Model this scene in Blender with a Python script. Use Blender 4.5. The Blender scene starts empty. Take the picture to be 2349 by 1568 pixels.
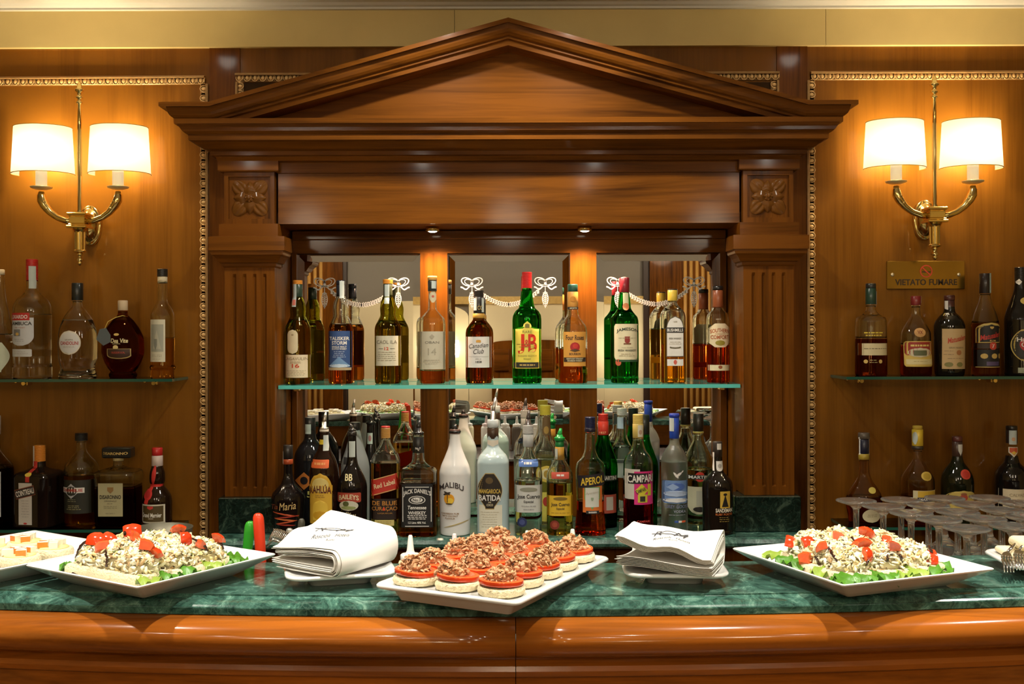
import bpy, math, random
from math import sin, cos, pi, sqrt, radians, atan2, tan
from mathutils import Vector, Matrix
random.seed(7)
SC = bpy.context.scene
COL = SC.collection

# ---------------------------------------------------------------- camera
F, CX, CY, CZ = 2450.0, 1168.0, 760.0, 1.47      # focal length / principal point in photo pixels, eye height in m
ROLL = 0.0030
cam_d = bpy.data.cameras.new('camera'); cam = bpy.data.objects.new('camera', cam_d); COL.objects.link(cam)
cam_d.sensor_width = 36.0; cam_d.lens = 36.0 * F / 2349.0
cam_d.shift_x = (1174.5 - CX) / 2349.0; cam_d.shift_y = -(784.0 - CY) / 2349.0
cam_d.clip_start = 0.05
cam.matrix_world = Matrix.Translation((0, 0, CZ)) @ Matrix.Rotation(pi / 2, 4, 'X') @ Matrix.Rotation(-ROLL, 4, 'Z')
SC.camera = cam

# ---------------------------------------------------------------- world, lights, exposure
W = bpy.data.worlds.new('world'); SC.world = W; W.use_nodes = True
W.node_tree.nodes['Background'].inputs[0].default_value = (1.0, 0.85, 0.65, 1)
W.node_tree.nodes['Background'].inputs[1].default_value = 0.12
SC.view_settings.view_transform = 'Standard'; SC.view_settings.look = 'None'
SC.view_settings.gamma = 1.0; SC.view_settings.use_curve_mapping = False
SC.view_settings.exposure = 0.0
SC.cycles.use_denoising = True
SC.cycles.max_bounces = 14; SC.cycles.transmission_bounces = 14; SC.cycles.glossy_bounces = 6
SC.cycles.diffuse_bounces = 3; SC.cycles.transparent_max_bounces = 16
SC.cycles.sample_clamp_indirect = 4.0
SC.cycles.blur_glossy = 0.6

def spot(name, loc, target, power, size_deg, color, radius=0.03, blend=0.5):
    d = bpy.data.lights.new(name, 'SPOT'); o = bpy.data.objects.new(name, d); COL.objects.link(o)
    d.energy = power; d.color = color; d.spot_size = radians(size_deg); d.spot_blend = blend; d.shadow_soft_size = radius
    o.location = loc
    o.rotation_euler = (Vector(target) - Vector(loc)).to_track_quat('-Z', 'Y').to_euler()
    return o
def point(name, loc, power, color, radius):
    d = bpy.data.lights.new(name, 'POINT'); o = bpy.data.objects.new(name, d); COL.objects.link(o)
    d.energy = power; d.color = color; d.shadow_soft_size = radius; o.location = loc
    return o
COOL = (1.0, 0.93, 0.80)
# recessed ceiling spots over the bar front; rightmost one added to brighten the glasses
for x in (-0.95, -0.20, 0.55, 1.30):
    spot('bar_downlight', (x, 1.22, 2.295), (x + 0.01, 1.46, 1.1), 66, 82, COOL, 0.02, 0.35)  # the one at x = 1.30 is added to light the glasses
# recessed ceiling spots over the aisle, in front of the back bar
for x, pw in ((-0.85, 5), (-0.17, 24), (0.17, 24), (0.85, 5)):
    spot('aisle_downlight', (x, 2.24, 2.295), (x * 0.9, 2.70, 1.3), pw, 112, COOL, 0.025, 0.7)
# added fill lights behind the camera, with no seen source
for x, y in ((-1.3, -1.5), (0.0, -1.2), (1.3, -1.5)):
    point('room_lamp', (x, y, 2.15), 17, (1.0, 0.84, 0.62), 0.12)  # added fill light, not a lamp of the room

# small low-power spots added to put sparkle on the bottles
for x in (-1.25, -0.42, 0.42, 1.25):
    for y in (0.15, -0.55):
        spot('room_downlight', (x, y, 2.295), (x, y + 0.5, 1.0), 2.8, 150, COOL, 0.010, 0.5)  # added sparkle spot, not a downlight of the room

# ---------------------------------------------------------------- helpers
def X(px, D): return (px - CX) * D / F
def Z(py, D): return CZ - (py - CY) * D / F
def unroll(px, py): return px - ROLL * (py - CY), py + ROLL * (px - CX)
def P(px, py, D):
    a, b = unroll(px, py); return Vector((X(a, D), D, Z(b, D)))
WL = {}                                                        # world location of every parent
class MB:
    """collects geometry in world (or local) coordinates, builds ONE mesh object"""
    def __init__(s): s.v = []; s.f = []; s.m = []; s.sm = []
    def add(s, vs, fs, mi=0, smooth=False):
        b = len(s.v); s.v += [tuple(v) for v in vs]
        for f in fs: s.f.append(tuple(i + b for i in f)); s.m.append(mi); s.sm.append(smooth)
        return s
    def box(s, x0, x1, y0, y1, z0, z1, mi=0, bev=0.0):
        if bev <= 0:
            v = [(x, y, z) for z in (z0, z1) for y in (y0, y1) for x in (x0, x1)]
            f = [(0, 2, 3, 1), (4, 5, 7, 6), (0, 1, 5, 4), (2, 6, 7, 3), (0, 4, 6, 2), (1, 3, 7, 5)]
            return s.add(v, f, mi)
        b = bev
        def ring(z, i): return [(x0 + i, y0 + i + b, z), (x0 + i + b, y0 + i, z), (x1 - i - b, y0 + i, z), (x1 - i, y0 + i + b, z),
                                (x1 - i, y1 - i - b, z), (x1 - i - b, y1 - i, z), (x0 + i + b, y1 - i, z), (x0 + i, y1 - i - b, z)]
        return s.loft([ring(z0, b), ring(z0 + b, 0), ring(z1 - b, 0), ring(z1, b)], mi, caps=True)
    def loft(s, rings, mi=0, caps=False, closed=True, smooth=False, flip=False):
        n = len(rings[0]); v = [p for r in rings for p in r]; f = []
        for k in range(len(rings) - 1):
            for i in range(n if closed else n - 1):
                j = (i + 1) % n
                q = (k * n + i, k * n + j, (k + 1) * n + j, (k + 1) * n + i)
                f.append(q[::-1] if flip else q)
        s.add(v, f, mi, smooth)
        if caps:
            b = len(s.v) - len(v)
            s.f.append(tuple(b + i for i in (range(n) if flip else range(n - 1, -1, -1)))); s.m.append(mi); s.sm.append(False)
            e = b + (len(rings) - 1) * n
            s.f.append(tuple(e + i for i in (range(n - 1, -1, -1) if flip else range(n)))); s.m.append(mi); s.sm.append(False)
        return s
    def lathe(s, prof, c=(0, 0, 0), seg=24, mi=0, caps=True, smooth=True, sx=1.0, sy=1.0):
        rings = [[(c[0] + r * sx * cos(2 * pi * i / seg), c[1] + r * sy * sin(2 * pi * i / seg), c[2] + z) for i in range(seg)] for r, z in prof]
        if prof[0][1] > prof[-1][1]: rings = rings[::-1]
        return s.loft(rings, mi, caps, smooth=smooth)
    def tube(s, pts, rad, seg=8, mi=0, caps=True, smooth=True):
        pts = [Vector(p) for p in pts]; n = len(pts)
        rads = rad if isinstance(rad, (list, tuple)) else [rad] * n
        rings = []; up = None
        for k in range(n):
            t = (pts[min(k + 1, n - 1)] - pts[max(k - 1, 0)]).normalized()
            if up is None:
                up = Vector((0, 0, 1)) if abs(t.z) < 0.9 else Vector((1, 0, 0))
            a = t.cross(up).normalized(); b = a.cross(t).normalized(); up = b
            rings.append([pts[k] + (a * cos(2 * pi * i / seg) + b * sin(2 * pi * i / seg)) * rads[k] for i in range(seg)])
        return s.loft(rings, mi, caps, smooth=smooth)
    def sphere(s, c, r, seg=10, rings=6, mi=0, sc=(1, 1, 1), rot=None):
        rr = []
        for k in range(rings + 1):
            a = -pi / 2 + pi * k / rings
            row = []
            for i in range(seg):
                p = Vector((max(cos(a), 0.02) * cos(2 * pi * i / seg) * r * sc[0], max(cos(a), 0.02) * sin(2 * pi * i / seg) * r * sc[1], sin(a) * r * sc[2]))
                if rot: p = rot @ p
                row.append(p + Vector(c))
            rr.append(row)
        return s.loft(rr, mi, True, smooth=True)
    def build(s, name, mats, parent=None, smooth_angle=None, loc=None):
        me = bpy.data.meshes.new(name)
        off = WL.get(parent.name, Vector((0, 0, 0))) if parent else Vector(loc or (0, 0, 0))
        me.from_pydata([(x - off.x, y - off.y, z - off.z) for x, y, z in s.v], [], s.f)
        if not isinstance(mats, (list, tuple)): mats = [mats]
        for m in mats: me.materials.append(m)
        me.polygons.foreach_set('material_index', s.m)
        me.polygons.foreach_set('use_smooth', s.sm)
        me.update()
        o = bpy.data.objects.new(name, me); COL.objects.link(o)
        if parent: o.parent = parent; WL[o.name] = off
        else: o.location = off; WL[o.name] = off
        return o
def thing(name, label, cat, loc=(0, 0, 0), rotz=0, group=None):
    o = bpy.data.objects.new(name, None); COL.objects.link(o); o.empty_display_size = 0.05
    o.location = loc; o.rotation_euler = (0, 0, rotz); WL[o.name] = Vector(loc)
    return tag(o, label, cat, group)
def tag(o, label, cat, group=None):
    o['label'] = label; o['category'] = cat
    if group: o['group'] = group
    return o
def structure(o): o['kind'] = 'structure'; return o
def local(o): WL[o.name] = Vector((0, 0, 0)); return o     # children are then given in o's own coordinates

# ---------------------------------------------------------------- materials
def lin(c):
    if isinstance(c, str):
        c = c.lstrip('#'); c = [int(c[i:i + 2], 16) / 255 for i in (0, 2, 4)]
        c = [x / 12.92 if x <= 0.04045 else ((x + 0.055) / 1.055) ** 2.4 for x in c]
    return (c[0], c[1], c[2], 1.0)
MC = {}
def base_mat(name):
    m = bpy.data.materials.new(name); m.use_nodes = True
    return m, m.node_tree.nodes, m.node_tree.links, m.node_tree.nodes['Principled BSDF']
def mat(color, rough=0.5, metal=0.0, coat=0.0, spec=0.5, name=None, bump=0.0, bscale=80.0, var=0.0, vscale=30.0, sss=0.0, alpha=None):
    k = (str(color), rough, metal, coat, spec, bump, bscale, var, vscale, sss)
    if k in MC: return MC[k]
    m, N, L, b = base_mat(name or 'plain')
    c = lin(color)
    b.inputs['Base Color'].default_value = c
    b.inputs['Roughness'].default_value = rough; b.inputs['Metallic'].default_value = metal
    b.inputs['Coat Weight'].default_value = coat; b.inputs['Coat Roughness'].default_value = 0.08
    b.inputs['Specular IOR Level'].default_value = spec
    if sss: b.inputs['Subsurface Weight'].default_value = sss; b.inputs['Subsurface Radius'].default_value = (0.01, 0.006, 0.003)
    if var or bump:
        tc = N.new('ShaderNodeTexCoord')
        nz = N.new('ShaderNodeTexNoise'); nz.inputs['Scale'].default_value = vscale; nz.inputs['Detail'].default_value = 5
        L.new(tc.outputs['Object'], nz.inputs['Vector'])
        if var:
            mx = N.new('ShaderNodeMix'); mx.data_type = 'RGBA'
            mx.inputs[6].default_value = [max(0, x * (1 - var)) for x in c[:3]] + [1]
            mx.inputs[7].default_value = [min(1, x * (1 + var)) for x in c[:3]] + [1]
            L.new(nz.outputs['Fac'], mx.inputs[0]); L.new(mx.outputs[2], b.inputs['Base Color'])
        if bump:
            n2 = N.new('ShaderNodeTexNoise'); n2.inputs['Scale'].default_value = bscale; n2.inputs['Detail'].default_value = 4
            L.new(tc.outputs['Object'], n2.inputs['Vector'])
            bp = N.new('ShaderNodeBump'); bp.inputs['Strength'].default_value = bump; bp.inputs['Distance'].default_value = 0.004
            L.new(n2.outputs['Fac'], bp.inputs['Height']); L.new(bp.outputs['Normal'], b.inputs['Normal'])
    MC[k] = m; return m
def glass(color, rough=0.0, ior=1.46):
    k = ('glass', str(color), rough, ior)
    if k in MC: return MC[k]
    m = bpy.data.materials.new('glass'); m.use_nodes = True; N = m.node_tree.nodes; L = m.node_tree.links
    N.remove(N['Principled BSDF'])
    g = N.new('ShaderNodeBsdfGlass'); g.inputs['Color'].default_value = lin(color)
    g.inputs['Roughness'].default_value = rough; g.inputs['IOR'].default_value = ior
    L.new(g.outputs[0], N['Material Output'].inputs[0]); MC[k] = m; return m
def thin_glass(tint, name):
    m = bpy.data.materials.new(name); m.use_nodes = True; N = m.node_tree.nodes; L = m.node_tree.links
    N.remove(N['Principled BSDF'])
    t = N.new('ShaderNodeBsdfTransparent'); t.inputs[0].default_value = lin(tint)
    g = N.new('ShaderNodeBsdfGlossy'); g.inputs['Roughness'].default_value = 0.02
    fr = N.new('ShaderNodeFresnel'); fr.inputs[0].default_value = 1.45
    mx = N.new('ShaderNodeMixShader'); L.new(fr.outputs[0], mx.inputs[0]); L.new(t.outputs[0], mx.inputs[1]); L.new(g.outputs[0], mx.inputs[2])
    L.new(mx.outputs[0], N['Material Output'].inputs[0]); return m
def wood(name, axis, dark, light, scale=1.0, rough=0.36, coat=0.14):
    m, N, L, b = base_mat(name)
    tc = N.new('ShaderNodeTexCoord'); mp = N.new('ShaderNodeMapping')
    st = [14.0 * scale] * 3; st[axis] = 0.9 * scale; mp.inputs['Scale'].default_value = st
    L.new(tc.outputs['Object'], mp.inputs['Vector'])
    n1 = N.new('ShaderNodeTexNoise'); n1.inputs['Scale'].default_value = 1.6; n1.inputs['Detail'].default_value = 6; n1.inputs['Distortion'].default_value = 1.3
    L.new(mp.outputs[0], n1.inputs['Vector'])
    mp2 = N.new('ShaderNodeMapping'); s2 = [160.0] * 3; s2[axis] = 5.0; mp2.inputs['Scale'].default_value = s2
    L.new(tc.outputs['Object'], mp2.inputs['Vector'])
    n2 = N.new('ShaderNodeTexNoise'); n2.inputs['Scale'].default_value = 1.5; n2.inputs['Detail'].default_value = 3
    L.new(mp2.outputs[0], n2.inputs['Vector'])
    n3 = N.new('ShaderNodeTexNoise'); n3.inputs['Scale'].default_value = 2.2; n3.inputs['Detail'].default_value = 3
    L.new(tc.outputs['Object'], n3.inputs['Vector'])
    a1 = N.new('ShaderNodeMath'); a1.operation = 'MULTIPLY_ADD'; a1.inputs[1].default_value = 0.30
    L.new(n2.outputs['Fac'], a1.inputs[0]); L.new(n1.outputs['Fac'], a1.inputs[2])
    a2 = N.new('ShaderNodeMath'); a2.operation = 'MULTIPLY_ADD'; a2.inputs[1].default_value = 0.5
    L.new(n3.outputs['Fac'], a2.inputs[0]); L.new(a1.outputs[0], a2.inputs[2])
    cr = N.new('ShaderNodeValToRGB'); e = cr.color_ramp.elements
    e[0].position = 0.62; e[0].color = lin(dark); e[1].position = 1.12 if False else 1.0; e[1].color = lin(light)
    L.new(a2.outputs[0], cr.inputs[0]); L.new(cr.outputs[0], b.inputs['Base Color'])
    b.inputs['Roughness'].default_value = rough; b.inputs['Coat Weight'].default_value = coat; b.inputs['Coat Roughness'].default_value = 0.09; b.inputs['Specular IOR Level'].default_value = 0.04
    bp = N.new('ShaderNodeBump'); bp.inputs['Strength'].default_value = 0.06; bp.inputs['Distance'].default_value = 0.001
    L.new(n2.outputs['Fac'], bp.inputs['Height']); L.new(bp.outputs[0], b.inputs['Normal'])
    return m
def marble(name, dark, mid, light, rough=0.12):
    m, N, L, b = base_mat(name)
    tc = N.new('ShaderNodeTexCoord')
    n1 = N.new('ShaderNodeTexNoise'); n1.inputs['Scale'].default_value = 26; n1.inputs['Detail'].default_value = 10; n1.inputs['Distortion'].default_value = 1.2; n1.inputs['Roughness'].default_value = 0.78
    L.new(tc.outputs['Object'], n1.inputs['Vector'])
    cr = N.new('ShaderNodeValToRGB'); e = cr.color_ramp.elements
    e[0].position = 0.40; e[0].color = lin(dark); e[1].position = 0.72; e[1].color = lin(light)
    x = e.new(0.55); x.color = lin(mid)
    L.new(n1.outputs['Fac'], cr.inputs[0])
    vo = N.new('ShaderNodeTexVoronoi'); vo.feature = 'DISTANCE_TO_EDGE'; vo.inputs['Scale'].default_value = 16
    n2 = N.new('ShaderNodeTexNoise'); n2.inputs['Scale'].default_value = 9; n2.inputs['Detail'].default_value = 5
    L.new(tc.outputs['Object'], n2.inputs['Vector'])
    ad = N.new('ShaderNodeVectorMath'); ad.operation = 'MULTIPLY_ADD'; ad.inputs[1].default_value = (0.35, 0.35, 0.35)
    L.new(n2.outputs['Color'], ad.inputs[0]); L.new(tc.outputs['Object'], ad.inputs[2]); L.new(ad.outputs[0], vo.inputs['Vector'])
    vr = N.new('ShaderNodeValToRGB'); v = vr.color_ramp.elements
    v[0].position = 0.0; v[0].color = (1, 1, 1, 1); v[1].position = 0.035; v[1].color = (0, 0, 0, 1)
    L.new(vo.outputs['Distance'], vr.inputs[0])
    sc = N.new('ShaderNodeMath'); sc.operation = 'MULTIPLY'; sc.inputs[1].default_value = 0.12
    L.new(vr.outputs[0], sc.inputs[0])
    mx = N.new('ShaderNodeMix'); mx.data_type = 'RGBA'; L.new(sc.outputs[0], mx.inputs[0])
    L.new(cr.outputs[0], mx.inputs[6]); mx.inputs[7].default_value = lin(light)
    L.new(mx.outputs[2], b.inputs['Base Color']); b.inputs['Roughness'].default_value = rough
    b.inputs['Specular IOR Level'].default_value = 0.6
    return m
def emit(color, strength):
    m, N, L, b = base_mat('lamp_glow')
    b.inputs['Emission Color'].default_value = lin(color); b.inputs['Emission Strength'].default_value = strength
    b.inputs['Base Color'].default_value = lin(color); return m
def shade_mat():
    m = bpy.data.materials.new('lamp_shade_fabric'); m.use_nodes = True; N = m.node_tree.nodes; L = m.node_tree.links
    N.remove(N['Principled BSDF'])
    d = N.new('ShaderNodeBsdfDiffuse'); d.inputs[0].default_value = (0.9, 0.86, 0.76, 1)
    t = N.new('ShaderNodeBsdfTranslucent'); t.inputs[0].default_value = (0.24, 0.22, 0.185, 1)
    mx = N.new('ShaderNodeMixShader'); mx.inputs[0].default_value = 0.85
    L.new(d.outputs[0], mx.inputs[1]); L.new(t.outputs[0], mx.inputs[2]); L.new(mx.outputs[0], N['Material Output'].inputs[0]); return m
WD, WLT = (0.050, 0.0150, 0.0016), (0.170, 0.055, 0.0056)
WOOD_H = wood('cherry_wood_horizontal', 0, WD, WLT)
WOOD_V = wood('cherry_wood_vertical', 2, WD, WLT)
WOOD_P = wood('veneer_panel', 2, (0.125, 0.044, 0.0044), (0.225, 0.086, 0.0088), 0.5, 0.40, 0.55)
WOOD_B = wood('bar_wood', 0, (0.10, 0.025, 0.0028), (0.35, 0.098, 0.0095), 0.8, 0.24, 0.8)
GILT = mat((0.74, 0.47, 0.19), 0.35, 0.12, name='gilded_wood', var=0.25, vscale=60)
BRASS = mat((0.80, 0.60, 0.22), 0.14, 1.0, name='polished_brass')
STEEL = mat((0.62, 0.62, 0.60), 0.22, 1.0, name='steel')
CHROME = mat((0.8, 0.8, 0.78), 0.08, 1.0, name='chrome')
MARB = marble('green_marble', (0.010, 0.036, 0.027), (0.050, 0.135, 0.103), (0.26, 0.45, 0.35))
MARB_D = marble('dark_green_marble', (0.003, 0.009, 0.006), (0.010, 0.026, 0.018), (0.11, 0.16, 0.11))
CREAM = mat((0.80, 0.62, 0.26), 0.7, name='cream_plaster', var=0.18, vscale=5, bump=0.1, bscale=18)
WHITE = mat((0.80, 0.78, 0.72), 0.6, name='white_paint')
PORC = mat((0.80, 0.80, 0.78), 0.12, 0.0, 0.4, name='white_porcelain')
PAPER = mat((0.84, 0.82, 0.76), 0.75, name='paper')
# ================================================================ the setting
DW, DM, DP = 2.74, 2.892, 2.675          # depths: panelled wall, mirrors, pilaster fronts
ZCEIL, ZBAND = 2.302, 2.198
RX, RB = 2.7, -2.5                       # room half width, wall behind the camera
o = MB().box(-RX, RX, RB - 0.1, 3.1, -0.1, 0.0).build('floor', mat((0.10, 0.06, 0.035), 0.35, name='floor_boards', var=0.3, vscale=8)); structure(o)
o = MB().box(-RX, RX, RB - 0.1, 3.1, ZCEIL, ZCEIL + 0.1).build('ceiling', WHITE); structure(o)
m = MB(); m.box(-RX, -0.60, DW, 3.0, 0, ZBAND); m.box(0.60, RX, DW, 3.0, 0, ZBAND); m.box(-0.60, 0.60, DW, 3.0, 1.75, ZBAND); m.box(-0.60, 0.60, 2.93, 3.0, 0, 1.75)
wall_back = structure(m.build('wall_back', WOOD_P))
for s in (-1, 1):                        # flat stiles between the panel frames
    MB().box(*sorted((s * X(1168 + 615, DW), s * X(1168 + 685, DW))), DW - 0.004, DW, 0, ZBAND).build('stile', WOOD_V, wall_back)
m = MB()
for a, b in ((-RX, X(1045, DW)), (X(1046, DW), X(1892, DW)), (X(1893, DW), RX)): m.box(a, b, 2.725, 3.0, ZBAND, ZCEIL)
structure(m.build('trim_1', CREAM))
pr = [(0.0, ZCEIL - 0.012), (0.012, ZCEIL - 0.012), (0.012, ZCEIL - 0.007), (0.022, ZCEIL - 0.005), (0.03, ZCEIL)]
structure(MB().loft([[(-RX, 2.725 - a, z) for a, z in pr], [(RX, 2.725 - a, z) for a, z in pr]], closed=False, flip=True).build('trim_2', WHITE))
for s, nm in ((-1, 'wall_left'), (1, 'wall_right')):
    structure(MB().box(*sorted((s * RX, s * (RX + 0.1))), RB, 3.0, 0, ZCEIL).build(nm, CREAM))

# gilded egg-and-dart mouldings on the panelled wall
em = MB(); em.sphere((0, 0, 0), 0.0062, 10, 6, 0, (0.92, 0.9, 1.1)); 
hk = [(0.0078 * cos(a), -0.003, 0.0088 * sin(a)) for a in [pi * 0.85 + pi * 1.3 * k / 8 for k in range(9)]]
em.tube(hk, 0.0013, 5); em.tube([(0.0095, -0.001, 0.007), (0.0095, -0.004, -0.002), (0.0095, -0.001, -0.008)], [0.002, 0.0014, 0.0005], 5)
egg_mesh = None
def rail(p0, p1, wide, name='carved_moulding', flip=1, pitch=0.0195):
    global egg_mesh
    p0, p1 = Vector(p0), Vector(p1); d = (p1 - p0); Ln = d.length; d.normalize()
    n = Vector((-d.z, 0, d.x)) * flip                     # outward edge of the frame
    m = MB(); h = wide / 2
    sec = [(-h, 0), (-h, -0.005), (-h + 0.002, -0.007), (-h + 0.0035, -0.003), (h - 0.006, -0.003), (h - 0.006, -0.011), (h - 0.004, -0.012), (h, -0.010), (h, 0)]
    for_r = [[p + n * a + Vector((0, b, 0)) for a, b in sec] for p in (p0, p1)]
    m.loft(for_r, closed=False, flip=(flip < 0)); m.loft(for_r, closed=False, flip=(flip > 0))
    r = m.build(name, GILT, wall_back)
    cnt = int(Ln / pitch)
    if egg_mesh is None:
        t = em.build('egg', GILT); egg_mesh = t.data; bpy.data.objects.remove(t)
    ang = atan2(n.x, n.z)
    for k in range(cnt):
        e = bpy.data.objects.new('egg', egg_mesh); COL.objects.link(e); e.parent = r
        e.location = p0 + d * (Ln * (k + 0.5) / cnt) + n * (-0.0015) + Vector((0, -0.004, 0)); e.rotation_euler = (0, ang, 0)
def at(px, py, D=DW): return P(px, py, D)
wl = [0.0215]
rail(at(-60, 188), at(471, 184.5), 0.0215, flip=1); rail(at(470, 194), at(470, 1232), 0.0205, flip=1, pitch=0.0237)
rail(at(1858, 175), at(2420, 173), 0.0215, flip=1); rail(at(1859, 186), at(1859, 1240), 0.0205, flip=-1, pitch=0.0237)
rail(at(541, 179), at(830, 178), 0.0215, flip=1); rail(at(1500, 176), at(1786, 175), 0.0215, flip=1)
rail(at(551, 190), at(551, 330), 0.0205, flip=-1); rail(at(1776, 186), at(1776, 330), 0.0205, flip=1)
for a, b in ((551, 1000), (1330, 1776)):
    q, w_ = at(a, 190), at(b, 330)
    MB().box(q.x, w_.x, DW - 0.002, DW - 0.0005, w_.z, q.z).build('inner_panel', mat((0.045, 0.022, 0.008), 0.8, spec=0.1, name='dark_panel'), wall_back)

# ================================================================ back bar cabinet
cab = thing('back_bar_cabinet', 'carved cherry wood back bar with pediment, fluted pilasters and three mirrors', 'cabinet', (0, DW, 0))
def rectloft(mb, x0, x1, f, back, prof, mi=0, caps=True):
    rings = [[(x0 - o_, back, z), (x0 - o_, f - o_, z), (x1 + o_, f - o_, z), (x1 + o_, back, z)] for o_, z in prof]
    if prof[0][1] > prof[-1][1]: rings = rings[::-1]
    mb.loft(rings, mi, caps, closed=True)
XI, XO = 0.587, 0.713
def zz(y, o_=0.0): return Z(y, DP - o_)
def flat(pts): return [(a, zz(y, a)) for a, y in pts]
LZ = 0.970                                # top of the marble ledge
for s in (-1, 1):
    x0, x1 = sorted((s * XI, s * XO))
    # fluted pilaster shaft
    m = MB(); zb, zt, f0, f1 = zz(1137) + 0.0006, zz(607), zz(1117), zz(626)
    fl = [x0 + (x1 - x0) * t for t in (0.20, 0.40, 0.60, 0.80)]; gr, gd = 0.0048, 0.006
    def sec(z, groove):
        pts = [(x0, 2.78, z), (x0, DP, z)]
        for c in fl:
            for k in range(7):
                a = pi * k / 6; pts.append((c - gr * cos(a), DP + (gd * sin(a) if groove else 0.0), z))
        return pts + [(x1, DP, z), (x1, 2.78, z)]
    m.loft([sec(zb, 0), sec(f0, 0), sec(f0 + 0.004, 1), sec(f1 - 0.008, 1), sec(f1, 0), sec(zt, 0)], caps=True)
    m.build('pilaster', WOOD_V, cab)
    MB().box(*sorted((s * (XI + 0.003), s * XO)), 2.78, 2.93, LZ + 0.0008, 1.76).build('side_panel', WOOD_V, cab)
    # capital
    m = MB(); rectloft(m, x0, x1, DP, 2.74, flat([(0, 612), (0.004, 608), (0.004, 602), (0.010, 600), (0.015, 592), (0.020, 586), (0.0255, 582), (0.0275, 577), (0.0275, 573), (0.031, 572), (0.031, 540), (0.0, 539)]))
    m.build('capital', WOOD_H, cab)
    m = MB(); rectloft(m, x0, x1, DP, 2.74, flat([(0.0105, 540), (0.0105, 511)])); m.build('block_band', WOOD_H, cab)
    m = MB(); rectloft(m, x0, x1, DP, 2.74, flat([(0.0105, 391), (0.0125, 388), (0.0125, 367)])); m.build('block_band', WOOD_H, cab)
    # rosette block: frame round a sunk square
    m = MB(); a0, a1, b0, b1 = x0 + 0.0105, x1 - 0.0105, zz(500), zz(403); zt, zb = zz(391), zz(511)
    m.box(x0, x1, DP + 0.008, 2.78, zb, zt); m.box(x0, a0, DP, DP + 0.008, zb, zt); m.box(a1, x1, DP, DP + 0.008, zb, zt)
    m.box(a0, a1, DP, DP + 0.008, zb, b0); m.box(a0, a1, DP, DP + 0.008, b1, zt)
    m.build('rosette_block', WOOD_V, cab)
    cx, cz, y0 = (x0 + x1) / 2, (b0 + b1) / 2, DP + 0.008
    rm = MB()
    def relief(fn, n1=10, n2=8):
        rows = [[fn(p / n1, 2 * q / n2 - 1) for q in range(n2 + 1)] for p in range(n1 + 1)]
        rm.loft(rows, closed=False, smooth=True); rm.loft(rows, closed=False, smooth=True, flip=True)
    for k in range(4):                    # corner leaves with raised veins
        a = pi / 4 + pi / 2 * k; u = Vector((sin(a), 0, cos(a))); w = Vector((cos(a), 0, -sin(a)))
        def lf(t, q, u=u, w=w):
            wd = 0.0195 * sin(pi * (0.10 + 0.62 * t)) * (1 + 0.10 * abs(cos(q * 4.7)) * t); L_ = 0.012 + (0.045 - 0.010 * q * q) * t
            h_ = (0.0045 + 0.0035 * abs(cos(q * 4.7))) * sin(pi * (0.12 + 0.80 * t)) * (1 - 0.65 * q ** 4)
            return Vector((cx, y0, cz)) + u * L_ + w * wd * q - Vector((0, h_, 0))
        relief(lf, 10, 16)
    for k in range(4):                    # folded petals between them
        a = pi / 2 * k; u = Vector((sin(a), 0, cos(a))); w = Vector((cos(a), 0, -sin(a)))
        def pf(t, q, u=u, w=w):
            wd = 0.0150 * sin(pi * (0.22 + 0.74 * t)) ** 0.8; h_ = (0.0110 - 0.0055 * abs(q)) * sin(pi * (0.25 + 0.68 * t))
            return Vector((cx, y0, cz)) + u * (0.008 + 0.033 * t - 0.003 * q * q) + w * wd * q - Vector((0, h_, 0))
        relief(pf, 8, 8)
    rm.sphere((cx, y0 - 0.005, cz), 0.0120, 14, 6, 0, (1, 0.7, 1)); rm.sphere((cx, y0 - 0.0125, cz), 0.0050, 8, 5)
    for k in range(8): rm.sphere((cx + 0.0095 * cos(pi / 4 * k), y0 - 0.0095, cz + 0.0095 * sin(pi / 4 * k)), 0.0028, 6, 4)
    rm.build('rosette', mat((0.15, 0.055, 0.008), 0.35, 0, 0.25, spec=0.1, name='carved_wood'), cab)
    # marble block under the pilaster is a separate stone (below)
# frieze, soffit, back board
XF = X(1697, 2.69)
MB().box(-XF, XF, 2.69, 2.71, Z(512, 2.69), Z(396, 2.69)).build('frieze_board', WOOD_H, cab)
MB().box(-XF, XF, 2.683, 2.71, Z(395, 2.683), Z(366, 2.683)).build('frieze_strip', WOOD_H, cab)
ZS = Z(512, 2.69)
MB().box(-0.60, 0.60, 2.71, 2.93, ZS + 0.002, ZS + 0.03).build('soffit', WOOD_H, cab)
MB().box(-0.584, 0.584, 2.884, 2.93, Z(580, 2.884), ZS).build('back_board', WOOD_H, cab)
MB().box(-0.584, 0.584, 2.872, 2.884, Z(548, 2.872), ZS, bev=0.002).build('upper_batten', WOOD_H, cab)
ms = [(682, 965), (1027, 1308), (1368, 1651)]
edges = [X(1168 - 584 * F / DM / 1000 * 1.0, DM)]
st = [(-0.587, X(682, DM)), (X(965, DM), X(1027, DM)), (X(1308, DM), X(1368, DM)), (X(1651, DM), 0.587)]
for a, b in st: MB().box(a, b, 2.884, 2.93, LZ + 0.0008, Z(580, 2.884)).build('mirror_stile', WOOD_V, cab)
MIRROR = mat((0.86, 0.86, 0.84), 0.0, 1.0, name='mirror_silver')
ETCH = mat((0.80, 0.80, 0.76), 0.7, name='etched_glass')
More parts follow.
